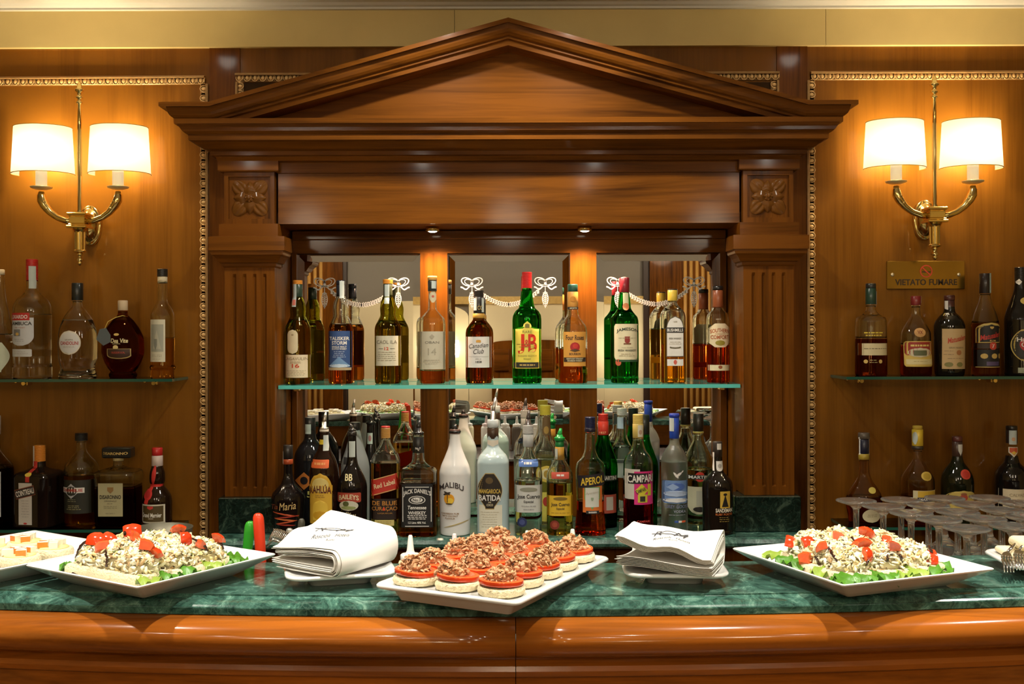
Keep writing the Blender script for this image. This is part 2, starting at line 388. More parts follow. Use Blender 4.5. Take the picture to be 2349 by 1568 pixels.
def ribbon(mb, pts, w, y):
    pts = [Vector((p[0], 0, p[1])) for p in pts]; n = len(pts); L_, R_ = [], []
    for k in range(n):
        t = (pts[min(k + 1, n - 1)] - pts[max(k - 1, 0)]).normalized(); q = Vector((-t.z, 0, t.x)) * (w / 2)
        L_.append((pts[k].x + q.x, y, pts[k].z + q.z)); R_.append((pts[k].x - q.x, y, pts[k].z - q.z))
    mb.loft([R_, L_], closed=False); 
bows = [((745, 652), (914, 652)), ((1083, 652), (1251, 652)), ((1417, 652), (1592, 652))]
for (pa, pb), bw in zip(ms, bows):
    x0, x1, z0, z1 = X(pa, DM), X(pb, DM), LZ + 0.005, Z(582, DM); b = 0.0205
    v = [(x0, DM + 0.001, z0), (x1, DM + 0.001, z0), (x1, DM + 0.001, z1), (x0, DM + 0.001, z1), (x0 + b, DM - 0.0015, z0 + b), (x1 - b, DM - 0.0015, z0 + b), (x1 - b, DM - 0.0015, z1 - b), (x0 + b, DM - 0.0015, z1 - b)]
    mr = MB().add(v, [(4, 5, 6, 7), (0, 1, 5, 4), (1, 2, 6, 5), (2, 3, 7, 6), (3, 0, 4, 7)]).build('mirror_pane', MIRROR, cab)
    e = MB(); s_ = DM / F; ye = DM - 0.0021
    for bx, by in bw:
        cx, cz = X(bx, DM), Z(by, DM)
        for sg in (-1, 1):
            for q, ww in ((1.0, 2.2), (0.72, 1.6)):     # looped bow
                ribbon(e, [(cx + sg * s_ * q * (13 + 13 * cos(a)) - sg * s_ * 2, cz + s_ * (3 + q * 9 * sin(a) + 6 * (1 + cos(a)) / 2 * q)) for a in [pi + 2 * pi * k / 18 for k in range(19)]], ww * s_, ye)
            for q in (0, 4): ribbon(e, [(cx + sg * s_ * t * 26, cz - s_ * (3 + q * 0.4 + 13 * t - (10 * t * t * t)) + s_ * 2 * sin(t * 9)) for t in [k / 10 for k in range(11)]], 1.6 * s_, ye - 0.0001 * q)
        e.sphere((cx, ye, cz + 1 * s_), 3.5 * s_, 8, 4, 0, (1, 0.15, 1))
        # hanging leaf
        lf = [(7.5 * sin(pi * t) ** 0.8 * (1 - 0.25 * t), t * 36 + 16) for t in [k / 12 for k in range(13)]]
        for sg in (-1, 1): ribbon(e, [(cx + sg * a * s_, cz - y * s_) for a, y in lf], 1.6 * s_, ye)
        for k in range(7):
            y = 20 + k * 4.4
            for sg in (-1, 1): ribbon(e, [(cx, cz - (y + 3) * s_), (cx + sg * 5 * s_, cz - (y - 1) * s_)], 1.5 * s_, ye)
        ribbon(e, [(cx, cz - 2 * s_), (cx, cz - 54 * s_)], 1.4 * s_, ye)
    (ax, ay), (bx, by) = bw; nsw = 26
    for k in range(nsw):                                   # leafy swag
        t = (k + 0.5) / nsw; px = ax + 14 + (bx - ax - 28) * t; sag = 14 + 32 * (1 - (2 * t - 1) ** 2)
        dy = -2 * (2 * t - 1) * 2 * 32 / (bx - ax - 28)
        for q in (-5.5, -2, 2, 5.5):
            u = 1 if t < 0.5 else -1
            ribbon(e, [(X(px - u * 3, DM), Z(by + sag + q + dy * -u * 3, DM)), (X(px + u * 4, DM), Z(by + sag + q * 0.3 + dy * u * 4, DM))], 1.9 * s_, ye)
    e.build('etched_garland', ETCH, mr)
# cornice
hc = flat([(0.0, 369), (0.013, 367), (0.015, 360), (0.0171, 357), (0.0273, 354), (0.0273, 345), (0.031, 343.5), (0.040, 339.5), (0.049, 332), (0.060, 323), (0.0687, 319), (0.0687, 306), (0.073, 304.5), (0.080, 298), (0.085, 290), (0.0892, 282), (0.0956, 281), (0.0956, 269)])
m = MB(); rectloft(m, -XO, XO, DP, DW, hc); m.build('cornice', WOOD_H, cab)
zk = hc[-1][1]
prof = [(-0.064, zz(231, 0.1233)), (0.1233, zz(231, 0.1233)), (0.1233, zz(241, 0.1233)), (0.110, zz(242, 0.11)), (0.1085, zz(248, 0.108)), (0.1075, zz(254, 0.107)), (0.104, zz(261, 0.104)), (0.098, zz(267, 0.098)), (0.0935, zk), (-0.064, zk)]
XK, RISE = 0.7166, 0.199
def rake_ring(o_, z):
    f = DP - o_; q = XO + o_ if o_ > 0 else XO + 0.06
    return [(-q, DW - 0.001, z), (-q, f, z), (-XK, f, z), (0, f, z + RISE), (XK, f, z), (q, f, z), (q, DW - 0.001, z)]
m = MB(); rr = [rake_ring(a, z) for a, z in prof[::-1]]; m.loft(rr, closed=False); m.loft([rr[0], rr[-1]], closed=False, flip=True); m.build('raking_cornice', WOOD_H, cab)
pc = [(0.0935, zk + 0.001), (0.088, zk + 0.001), (0.088, zk - 0.006), (0.078, zk - 0.008), (0.078, zk - 0.020), (0.012, zk - 0.020)]
m = MB(); rr = [[(-XK, DP - a, z), (0, DP - a, z + RISE), (XK, DP - a, z)] for a, z in pc[::-1]]; m.loft(rr, closed=False); m.build('rake_band', WOOD_H, cab)
yt = DP - 0.012
m = MB(); m.add([(-XK, yt, zk - 0.004), (XK, yt, zk - 0.004), (0, yt, zk + RISE - 0.004), (-XK, DW, zk - 0.004), (XK, DW, zk - 0.004), (0, DW, zk + RISE - 0.004)], [(0, 1, 2), (3, 5, 4), (0, 3, 4, 1), (1, 4, 5, 2), (2, 5, 3, 0)])
m.build('tympanum', WOOD_H, cab)
o = MB().box(-0.7, 0.7, 2.64, 2.93, 0.0, 0.9428).build('base_cupboard', WOOD_V, cab)

# marble ledge with bullnose front, marble blocks under the pilasters
t = 0.0265
nose = [(0.0, LZ - t), (-0.006, LZ - t), (-0.013, LZ - t + 0.006), (-0.0145, LZ - t / 2), (-0.011, LZ - 0.004), (-0.004, LZ), (0.0, LZ)]
def ledge_sec(x, k=1): return [(x, 2.594 + a * k, z) for a, z in nose] + [(x, 2.882, LZ), (x, 2.882, LZ - t)]
m = MB(); m.loft([ledge_sec(-0.7256), ledge_sec(0.7256)], caps=True, flip=True)
tag(m.build('marble_ledge', MARB), 'green marble ledge under the back bar mirrors', 'ledge')
for s, lb in ((-1, 'dark green marble block under the pilaster beside the tall flared liqueur bottle'), (1, 'dark green marble block under the pilaster beside the port bottle')):
    m = MB().box(*sorted((s * 0.56, s * 0.7245)), 2.655, 2.739, LZ + 0.0003, zz(1137), bev=0.002)
    tag(m.build('marble_block', MARB_D), lb, 'marble block')

# glass shelves
SHELF = thin_glass((0.86, 0.95, 0.91), 'shelf_glass')
EDGE = mat((0.12, 0.62, 0.55), 0.12, 0, 0.6, name='glass_edge')  # bright teal stands in for light caught in the edge
EDGE_D = mat((0.015, 0.085, 0.055), 0.12, 0, 0.5, name='glass_edge_dark')
def glass_shelf(label, x0, x1, y0, y1, zt, th, edge, brackets):
    t = thing('glass_shelf', label, 'shelf', ((x0 + x1) / 2, y1, zt - th))
    z0 = zt - th
    v = [(x, y, z) for z in (z0, zt) for y in (y0, y1) for x in (x0, x1)]
    m = MB(); m.add(v, [(0, 2, 3, 1), (4, 5, 7, 6)], 0); m.add(v, [(0, 1, 5, 4), (2, 6, 7, 3), (0, 4, 6, 2), (1, 3, 7, 5)], 1)
    m.build('pane', [SHELF, edge], t)
    for bx in brackets:
        b = MB(); b.box(bx - 0.008, bx + 0.008, y1 - 0.030, y1, z0 - 0.014, z0 - 0.0005, bev=0.002)
        b.tube([(bx, y1 - 0.030, z0 - 0.008), (bx, y1 - 0.036, z0 - 0.008)], 0.005, 10); b.build('bracket', BRASS, t)
        b = MB(); b.tube([(bx - 0.03, y1 - 0.001, z0 - 0.004), (bx - 0.03, y1 - 0.012, z0 - 0.004)], 0.0035, 8); b.build('pin', BRASS, t)
    return t
ZU, ZL, ZC = 1.47 - 0.113, 1.47 - 0.481, 1.47 - 0.1345
glass_shelf('long glass shelf before the three mirrors holding whisky bottles', -0.584, 0.584, 2.70, 2.881, ZC, 0.0095, EDGE, (-0.57, 0.57))
glass_shelf('upper glass shelf on the wall under the sconce without a brass plaque', -1.7, -0.824, 2.61, DW, ZU, 0.007, EDGE_D, (X(51, 2.7), X(350, 2.7)))
glass_shelf('lower glass shelf on the wall holding the square almond liqueur bottle', -1.7, -0.824, 2.61, DW, ZL, 0.007, EDGE_D, (X(40, 2.7), X(350, 2.7)))
glass_shelf('upper glass shelf on the wall under the brass plaque', 0.824, 1.7, 2.61, DW, ZU, 0.007, EDGE_D, (X(1978, 2.7), X(2285, 2.7)))
glass_shelf('lower glass shelf on the wall behind the upturned wine glasses', 0.824, 1.7, 2.61, DW, ZL, 0.007, EDGE_D, (X(1990, 2.7), X(2285, 2.7)))

# puck lights under the soffit
for px, py, lb in ((993, 522, 'small round soffit spotlight above the pale fourteen year malt bottle'), (1342, 520, 'small round soffit spotlight above the orange labelled bourbon')):
    x = X(px, 2.80); y = 2.80; z = ZS + 0.002
    t = thing('puck_light', lb, 'spotlight', (x, y, z))
    m = MB(); m.lathe([(0.017, 0.0), (0.0195, -0.002), (0.0195, -0.008), (0.017, -0.012), (0.013, -0.012), (0.012, -0.008)], (x, y, z), 24); m.build('housing', BRASS, t)
    m = MB(); m.lathe([(0.012, -0.0085), (0.012, -0.0115), (0.008, -0.0135), (0.003, -0.014)], (x, y, z), 20); m.build('lens', emit((1.0, 0.86, 0.62), 25), t)
    spot('puck_lamp', (x, y, z - 0.018), (x, y + 0.02, 1.0), 15, 140, (1.0, 0.68, 0.46), 0.012, 0.8)

# ================================================================ wall sconces
SHADE = shade_mat(); BULB = emit((1.0, 0.82, 0.55), 30)
IV = mat((0.82, 0.74, 0.54), 0.45, name='ivory_candle'); IV.node_tree.nodes['Principled BSDF'].inputs['Emission Color'].default_value = (1.0, 0.80, 0.48, 1); IV.node_tree.nodes['Principled BSDF'].inputs['Emission Strength'].default_value = 0.45  # faint emission imitates bulb light glowing through the sleeve
def sconce(px, py0, label):
    D = 2.67; s = D / F
    c = P(px, py0, D)                      # rod foot, top of the body block
    t = thing('wall_sconce', label, 'wall lamp', (c.x, DW, c.z), 0, None)
    def q(dx, dy): return Vector((c.x + dx * s, D, c.z - dy * s))
    sg = 1 if px < CX else -1
    # oval back plate on the wall
    pc_ = Vector((c.x, DW, c.z - 22 * s)); m = MB()
    rings = []
    for r, d in ((1.0, 0), (1.0, -0.006), (0.93, -0.011), (0.84, -0.010), (0.78, -0.013), (0.55, -0.024), (0.25, -0.030), (0.05, -0.031)):
        rings.append([(pc_.x + r * 0.030 * cos(2 * pi * i / 28), DW + d, pc_.z + r * 0.053 * sin(2 * pi * i / 28)) for i in range(28)])
    m.loft(rings, caps=True, smooth=True, flip=False); m.build('back_plate', BRASS, t)
    MB().tube([(c.x, DW - 0.02, c.z - 18 * s), (c.x, D, c.z - 18 * s)], 0.008, 10).build('standoff', BRASS, t)
    # body block with stepped edges
    m = MB()
    for hw, a, b in ((22, 0, 6), (19, 6, 9), (18, 9, 25), (20, 25, 29), (23, 29, 35)):
        p0, p1 = q(-hw, b), q(hw, a); m.box(p0.x, p1.x, D - hw * s, D + hw * s, p0.z, p1.z, bev=0.0012)
    m.build('body', BRASS, t)
    # fluted drop and finial
    m = MB(); rings = []
    for y, r in ((34, 15), (38, 16), (42, 13), (44, 12.5), (84, 12), (86, 14), (89, 14.5), (91, 10)):
        fl = 44 <= y <= 84
        rings.append([(q(0, y).x + s * r * (1 - (0.14 if (fl and i % 4 == 2) else 0)) * cos(2 * pi * i / 40), D + s * r * (1 - (0.14 if (fl and i % 4 == 2) else 0)) * sin(2 * pi * i / 40), q(0, y).z) for i in range(40)])
    m.loft(rings, caps=True, flip=True, smooth=False)
    m.lathe([(s * r, -s * (y - 90)) for y, r in ((90, 5), (93, 8), (97, 6), (99, 4), (102, 6), (106, 9), (108, 9.5), (110, 5), (113, 6), (116, 5.5), (119, 3), (121, 0.5))], q(0, 90), 16)
    m.build('drop_finial', BRASS, t)
    # rod with turned top
    m = MB(); m.lathe([(s * r, -s * y) for y, r in ((2, 8), (-4, 7), (-8, 5), (-120, 5.2), (-200, 4.6), (-250, 4.2), (-252, 7), (-255, 7.5), (-257, 4), (-261, 4), (-264, 8), (-267, 8), (-269, 4.5), (-276, 5), (-280, 10), (-284, 10), (-286, 7), (-295, 5), (-303, 1))], c, 16)
    m.build('rod', BRASS, t)
    for sd in (-1, 1):
        m = MB(); pts = [(14, 18), (32, 17), (52, 9), (68, -3), (80, -18), (86, -30), (88, -42), (88, -50)]
        m.tube([q(sd * a, b) for a, b in pts], [s * r for r in (8, 7.5, 7.5, 8.5, 10.5, 11.5, 9, 6)], 12)
        for k in range(8): m.sphere(q(sd * (74 + 14 * (k / 7)), -14 - 22 * (k / 7)) + Vector((0, -0.008 + 0.0018 * (k % 3), 0.004 * ((k % 2) * 2 - 1))), 0.0042, 6, 4)
        m.build('arm', BRASS, t)
        cc = q(sd * 88, -54)
        m = MB(); m.lathe([(s * 7, 0), (s * 14, s * 1), (s * 23, s * 4), (s * 24.5, s * 7), (s * 22, s * 7.5), (s * 14, s * 5)], cc, 24); m.build('drip_pan', mat((0.80, 0.68, 0.36), 0.3, 0.4, name='brass_pan'), t)
        m = MB(); m.lathe([(s * 12.5, s * 5), (s * 12.5, s * 62), (s * 9, s * 64)], cc, 20); m.build('candle_sleeve', IV, t)
        bp = cc + Vector((0, 0, s * 84)); m = MB(); m.sphere(bp, 0.012, 12, 8, 0, (1, 1, 1.4)); m.build('bulb', BULB, t)
        point('sconce_light', bp + Vector((0, 0.0, 0.0)), 7.0, (1.0, 0.78, 0.46), 0.018)
        # half round shade open towards the wall
        m = MB(); zt_, zb_ = cc.z + s * 144, cc.z + s * 37; rings = []
        N_ = 28
        def arc(z, a, b, dd):
            return [(cc.x + (a - dd) * sin(th), cc.y + 0.010 - (b - dd) * cos(th), z) for th in [radians(-112 + 224 * k / N_) for k in range(N_ + 1)]]
        outer = [arc(zb_, 70 * s, 0.064, 0), arc(zb_ + 0.002, 70 * s, 0.064, 0), arc(zt_ - 0.002, 64.5 * s, 0.058, 0), arc(zt_, 64.5 * s, 0.058, 0)]
        inner = [arc(zt_, 64.5 * s, 0.058, 0.0009), arc(zb_, 70 * s, 0.064, 0.0009)]
        m.loft(outer, closed=False, smooth=True)
        sh = m.build('lamp_shade', SHADE, t)
        for zr, a, b in ((zt_, 64.7 * s, 0.0582), (zb_, 70.2 * s, 0.0642)):
            MB().tube(arc(zr, a, b, 0), 0.0009, 5).build('rim_trim', mat((0.45, 0.28, 0.08), 0.5, name='shade_piping'), sh)
    return t
sconce(183, 489, 'brass twin-arm wall sconce above the sambuca and grappa bottles')
sconce(2144, 476, 'brass twin-arm wall sconce above the no smoking plaque')
# ================================================================ bar counter (bowed towards the room)
ZB = 1.47 - 0.3455; DF, BR = 1.397, 5.3          # top of the bar, depth of its front edge, bow radius
def arcpt(x, o_, z):                             # o_ > 0 is towards the camera
    a = x / BR; r = BR + o_; return (r * sin(a), DF + BR - r * cos(a), z)
def bow(mb, prof, x0, x1, n=40, mi=0, caps=True, smooth=False, flip=False):
    mb.loft([[arcpt(x0 + (x1 - x0) * k / n, a, ZB + z) for a, z in prof] for k in range(n + 1)], mi, caps, closed=True, smooth=smooth, flip=flip)
mp = [(0.0, 0.0), (0.0, -0.002), (0.0025, -0.0035), (0.0065, -0.0042), (0.012, -0.0048), (0.018, -0.0062), (0.0225, -0.0085), (0.0245, -0.0105), (0.027, -0.0105), (0.0275, -0.0115), (0.0275, -0.0195), (0.0265, -0.0205), (-0.19, -0.0205), (-0.196, -0.0185), (-0.197, -0.012), (-0.196, -0.002), (-0.194, 0.0)]
m = MB(); bow(m, mp, -1.7, 1.7)
tag(m.build('marble_bar_top', MARB), 'narrow green marble bar top with moulded front edge', 'bar top')
bar = thing('bar_counter', 'glossy wooden bar counter with rounded roll moulding below the marble top', 'bar', (0, DF + 0.1, 0))
def rollprof():
    pts = [(-0.02, -0.0210), (0.022, -0.0210)]
    for k in range(13):
        a = radians(88 - 168 * k / 12); pts.append((0.030 + 0.033 * cos(a), -0.0455 + 0.0243 * sin(a)))
    return pts + [(0.030, -0.0715), (-0.02, -0.0715)]
for a, b in ((-1.7, 0.0065), (0.0075, 1.7)):
    m = MB(); bow(m, rollprof(), a, b, 24, smooth=False); 
    o = m.build('roll_moulding', WOOD_B, bar)
    for p in o.data.polygons: p.use_smooth = len(p.vertices) == 4
    m = MB(); bow(m, [(-0.02, -0.0715), (0.022, -0.0715), (0.0235, -0.074), (0.0205, -0.0775), (0.024, -0.080), (0.030, -0.083), (0.0325, -0.089), (0.0305, -0.096), (0.026, -0.099), (0.0225, -0.1005), (0.0225, -0.125), (-0.02, -0.125)], a, b, 24)
    m.build('lower_moulding', WOOD_B, bar)
    m = MB(); bow(m, [(-0.02, -0.125), (0.005, -0.125), (0.005, -ZB), (-0.02, -ZB)], a, b, 24); m.build('front_panel', WOOD_B, bar)
m = MB(); bow(m, [(-0.17, -0.0210), (-0.185, -0.0210), (-0.185, -0.098), (-0.17, -0.098)], -1.7, 1.7, 24, flip=True); m.build('rear_apron', WOOD_H, bar)
ZD = ZB - 0.104                                  # bartender's steel work deck behind the bar
m = MB(); bow(m, [(-0.02, -0.104), (-0.62, -0.104), (-0.62, -0.112), (-0.02, -0.112)], -1.7, 1.7, 24, flip=False); m.build('work_deck', STEEL, bar)
m = MB(); bow(m, [(-0.59, -0.1125), (-0.60, -0.1125), (-0.60, -ZB), (-0.59, -ZB)], -1.7, 1.7, 24); m.build('under_cupboard', WOOD_V, bar)

# ================================================================ the wall behind the camera, seen in the mirrors
CRM = mat((0.74, 0.64, 0.42), 0.6, name='cream_wall', var=0.08, vscale=4); TAU = mat((0.22, 0.20, 0.17), 0.7, name='taupe_wall')
GOLD = mat((0.62, 0.42, 0.14), 0.4, 0.3, name='gold_rail', var=0.3, vscale=50)
wf = structure(MB().box(-RX, RX, RB - 0.1, RB, 0, ZCEIL).build('wall_front', TAU))
FV = 2 * DM - RB                                  # virtual depth of that wall in the mirrors
def MX(px): return (px - CX) * FV / F
def MZ(py): return CZ - (py - CY) * FV / F
def arched(x0, x1, z0, z1, rise, y, mt, nm, par, th=0.03, n=18):
    pts = [(x0, z0), (x1, z0)] + [((x0 + x1) / 2 + (x1 - x0) / 2 * cos(a), z1 + rise * sin(a)) for a in [pi * k / n for k in range(n + 1)]]
    m = MB(); m.loft([[(x, y, z) for x, z in pts], [(x, y + th, z) for x, z in pts]], caps=True, flip=True); return m.build(nm, mt, par)
arched(MX(800), MX(1075), 0, MZ(725), 0.12, RB, CRM, 'arched_panel', wf)
arched(MX(1385), MX(1474), 0, MZ(692), 0.004, RB, CRM, 'cream_panel', wf)
MB().box(MX(1076), MX(1384), RB, RB + 0.03, 0, MZ(697)).build('cream_panel', CRM, wf)
MB().box(MX(1010), MX(1474), RB, RB + 0.05, MZ(697), MZ(680)).build('gold_rail', GOLD, wf)
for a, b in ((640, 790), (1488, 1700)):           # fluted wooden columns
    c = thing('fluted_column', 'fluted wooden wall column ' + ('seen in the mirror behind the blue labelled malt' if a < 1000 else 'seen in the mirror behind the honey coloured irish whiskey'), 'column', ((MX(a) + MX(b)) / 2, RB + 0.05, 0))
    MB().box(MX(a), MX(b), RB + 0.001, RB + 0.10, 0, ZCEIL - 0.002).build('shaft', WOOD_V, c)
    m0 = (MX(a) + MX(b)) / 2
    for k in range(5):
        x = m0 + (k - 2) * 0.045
        MB().tube([(x, RB + 0.10, 0.2), (x, RB + 0.10, 2.15)], 0.014, 8).build('reed', mat((0.50, 0.27, 0.07), 0.35, name='gilded_reed'), c)  # lighter gold colour paints the lit look onto the ungilded wooden reeds
for a, b in ((784, 798), (1474, 1488)):
    structure(MB().box(MX(a), MX(b), RB + 0.001, RB + 0.06, 0, ZCEIL - 0.002).build('trim_%d' % (3 if a < 1000 else 4), mat((0.03, 0.014, 0.007), 0.5, name='dark_trim')))
sb = thing('sideboard', 'dark wooden sideboard with arched back seen in the centre mirror', 'sideboard', (MX(1225), RB + 0.25, 0))
MB().box(MX(1130), MX(1322), RB + 0.035, RB + 0.4, 0, MZ(868)).build('cupboard', WOOD_V, sb)
arched(MX(1132), MX(1320), MZ(868), MZ(785), 0.02, RB + 0.04, WOOD_V, 'back_panel', sb)
for k in range(4):
    x = MX(1150 + k * 50); MB().box(x - 0.06, x + 0.06, RB + 0.07, RB + 0.085, MZ(850), MZ(800), bev=0.004).build('raised_panel', WOOD_H, sb)
for px, lb in ((1040, 'small wall lamp reflected beside the black capped canadian whisky'), (1396, 'small wall lamp reflected beside the green irish whiskey')):
    c = Vector((MX(px), RB + 0.09, MZ(800)))
    t = thing('wall_lamp', lb, 'wall lamp', (c.x, RB + 0.03, c.z))
    MB().tube([(c.x, RB + 0.03, c.z - 0.12), c + Vector((0, 0, -0.12)), c + Vector((0, 0, -0.04))], 0.012, 8).build('bracket', BRASS, t)
    m = MB(); m.lathe([(0.045, -0.06), (0.055, 0.0), (0.045, 0.07)], c, 16, caps=False); m.build('lamp_shade', emit((1.0, 0.9, 0.7), 6), t)
    point('wall_lamp_light', c + Vector((0, 0.09, 0)), 5, (1.0, 0.85, 0.6), 0.05)

# ================================================================ brass plaque
pl = thing('brass_plaque', 'engraved brass no smoking plaque fixed to the wood wall', 'sign', P(2122, 631, DW))
a, b = P(2033, 663, DW), P(2212, 598, DW)
MB().box(a.x, b.x, DW - 0.004, DW - 0.0005, a.z, b.z, bev=0.0012).build('plate', mat((0.42, 0.26, 0.05), 0.22, 1.0, name='plaque_brass', var=0.25, vscale=9), pl)
for px in (2046, 2198):
    c = P(px, 630, DW); MB().sphere((c.x, DW - 0.004, c.z), 0.005, 10, 6, 0, (1, 0.5, 1)).build('screw', mat((0.8, 0.72, 0.5), 0.25, 0.8, name='screw_head'), pl)
# ================================================================ lettering
CHARS = ''.join(chr(c) for c in range(33, 127)) + '\u00da\u00c7'
GLY = {}
def make_glyphs():
    tmp = []
    def new(body, off):
        cu = bpy.data.curves.new('glyph', 'FONT'); cu.body = body; cu.size = 1.0; cu.offset = off; cu.resolution_u = 3
        ob = bpy.data.objects.new('glyph', cu); COL.objects.link(ob); tmp.append(ob); return ob
    obs = {}
    for bold in (0, 1):
        off = 0.022 if bold else 0.0
        for ch in CHARS: obs[(ch, bold)] = (new(ch, off), new('|' + ch + '|', off))
        obs[('|ref', bold)] = (new('||', off), None)
    dg = bpy.context.evaluated_depsgraph_get(); dg.update()
    def data(ob):
        e = ob.evaluated_get(dg); me = e.to_mesh()
        vs = [(v.co.x, v.co.y) for v in me.vertices]; fs = [tuple(p.vertices) for p in me.polygons]; e.to_mesh_clear(); return vs, fs
    def width(vs): return max(v[0] for v in vs) - min(v[0] for v in vs)
    for bold in (0, 1):
        ref = width(data(obs[('|ref', bold)][0])[0])
        for ch in CHARS:
            vs, fs = data(obs[(ch, bold)][0]); adv = width(data(obs[(ch, bold)][1])[0]) - ref
            GLY[(ch, bold)] = (vs, fs, adv)
    for ob in tmp:
        cu = ob.data; bpy.data.objects.remove(ob); bpy.data.curves.remove(cu)
make_glyphs()
def layout(s, bold=0, spacing=0.0):
    """glyph geometry of a string; x and y from 0"""
    vs, fs, x = [], [], 0.0
    for ch in s:
        if ch == ' ': x += 0.33; continue
        g = GLY.get((ch, bold)) or GLY[('.', bold)]
        b = len(vs); vs += [(a + x, c) for a, c in g[0]]; fs += [tuple(i + b for i in f) for f in g[1]]
        x += g[2] + spacing
    return vs, fs
def text_mesh(s, cx, cy, w, h, bold=0, shear=0.0, rot=0.0, arc=0.0, spacing=0.0):
    """string fitted to a w x h box centred on cx,cy (y up); rot in degrees; arc > 0 arches the line by that rise"""
    vs, fs = layout(s, bold, spacing)
    if not vs: return [], []
    vs = [(x + shear * y, y) for x, y in vs]
    x0, x1 = min(v[0] for v in vs), max(v[0] for v in vs); y0, y1 = min(v[1] for v in vs), max(v[1] for v in vs)
    sx, sy = w / (x1 - x0), h / max(y1 - y0, 0.3)
    out = []; ca, sa = cos(radians(rot)), sin(radians(rot))
    for x, y in vs:
        u, v = (x - (x0 + x1) / 2) * sx, (y - (y0 + y1) / 2) * sy
        if arc: 
            q = 2 * u / w; v += arc * (1 - q * q) - arc * 0.5; 
        out.append((cx + u * ca - v * sa, cy + u * sa + v * ca))
    return out, fs

# plaque lettering and symbol
INK = mat((0.035, 0.018, 0.006), 0.5, name='engraving')
c = P(2123, 647, DW); k = DW / F
vs, fs = text_mesh('VIETATO FUMARE', c.x, c.z, 142 * k, 14 * k, 1)
MB().add([(x, DW - 0.0046, z) for x, z in vs], fs).build('lettering', INK, pl)
c = P(2123, 622, DW); RED = mat((0.55, 0.06, 0.02), 0.4, name='sign_red')
m = MB(); n = 32
m.loft([[(c.x + r * k * cos(2 * pi * i / n), DW - 0.0047, c.z + r * k * sin(2 * pi * i / n)) for i in range(n)] for r in (14.5, 11.8)], flip=True)
m.add([(c.x + a * k, DW - 0.0049, c.z + b * k) for a, b in ((-9.5, 7), (-7.5, 9.3), (9.5, -7), (7.5, -9.3))], [(0, 3, 2, 1)])
m.build('no_smoking_ring', RED, pl)
m = MB(); m.add([(c.x + a * k, DW - 0.0046, c.z + b * k) for a, b in ((-9, -3), (7, -3), (7, 0), (-9, 0), (8, -3), (10, -3), (10, 0), (8, 0))], [(0, 1, 2, 3), (4, 5, 6, 7)]); m.build('cigarette_symbol', INK, pl)
# ================================================================ bottles
def pchip(pts):
    ys = [p[0] for p in pts]; rs = [p[1] for p in pts]; n = len(pts)
    h = [ys[i + 1] - ys[i] for i in range(n - 1)]; d = [(rs[i + 1] - rs[i]) / h[i] for i in range(n - 1)]
    sl = [d[0]] + [0 if d[i - 1] * d[i] <= 0 else 2 * d[i - 1] * d[i] / (d[i - 1] + d[i]) for i in range(1, n - 1)] + [d[-1]]
    def f(y):
        if y <= ys[0]: return rs[0]
        if y >= ys[-1]: return rs[-1]
        i = max(k for k in range(n - 1) if ys[k] <= y)
        t = (y - ys[i]) / h[i]; t2, t3 = t * t, t * t * t
        return (2 * t3 - 3 * t2 + 1) * rs[i] + (t3 - 2 * t2 + t) * h[i] * sl[i] + (-2 * t3 + 3 * t2) * rs[i + 1] + (t3 - t2) * h[i] * sl[i + 1]
    return f
def shape_hw(kind, t):
    if kind == 'rect': return 1.0
    if kind == 'ell': return sqrt(max(0, 1 - (2 * t - 1) ** 2))
    if kind == 'dia': return 1 - abs(2 * t - 1)
    if kind == 'arch': return 1.0 if t > 0.32 else sqrt(max(0, 1 - ((0.32 - t) / 0.32) ** 2)) * 0.999 + 0.001
    if kind == 'bump': return 1.0 if t > 0.13 else 0.30 * sqrt(max(0, 1 - ((0.13 - t) / 0.13) ** 2)) + 0.001
    if kind == 'oval': return sqrt(max(0, 1 - (max(0, abs(2 * t - 1) - 0.55) / 0.45) ** 2))
    if kind == 'hex': return min(1.0, 0.45 + 2.6 * min(t, 1 - t))
    if kind == 'shield': return 1.0 if t < 0.7 else sqrt(max(0, 1 - ((t - 0.7) / 0.3) ** 2)) * 0.6 + 0.4 * (1 - (t - 0.7) / 0.3 * 0.4)
    if kind == 'tri': return t
    if kind == 'tip': return 1.0 if t < 0.55 else max(0.02, 1 - (t - 0.55) / 0.45)
    if kind == 'round': 
        q = min(t, 1 - t); return 1.0 if q > 0.12 else 0.9 + 0.1 * sqrt(max(0, 1 - ((0.12 - q) / 0.12) ** 2))
    if kind == 'spade': return min(1.0, 0.35 + 0.65 * sin(pi * min(1, t * 1.05)))
    return 1.0
def superring(r, n, ky, seg, z):
    out = []
    for i in range(seg):
        a = 2 * pi * i / seg; c, s = cos(a), sin(a)
        k = (abs(c) ** n + abs(s) ** n) ** (-1.0 / n)
        out.append((r * k * c, r * ky * k * s, z))
    return out
CLEAR = (0.95, 0.97, 0.94)
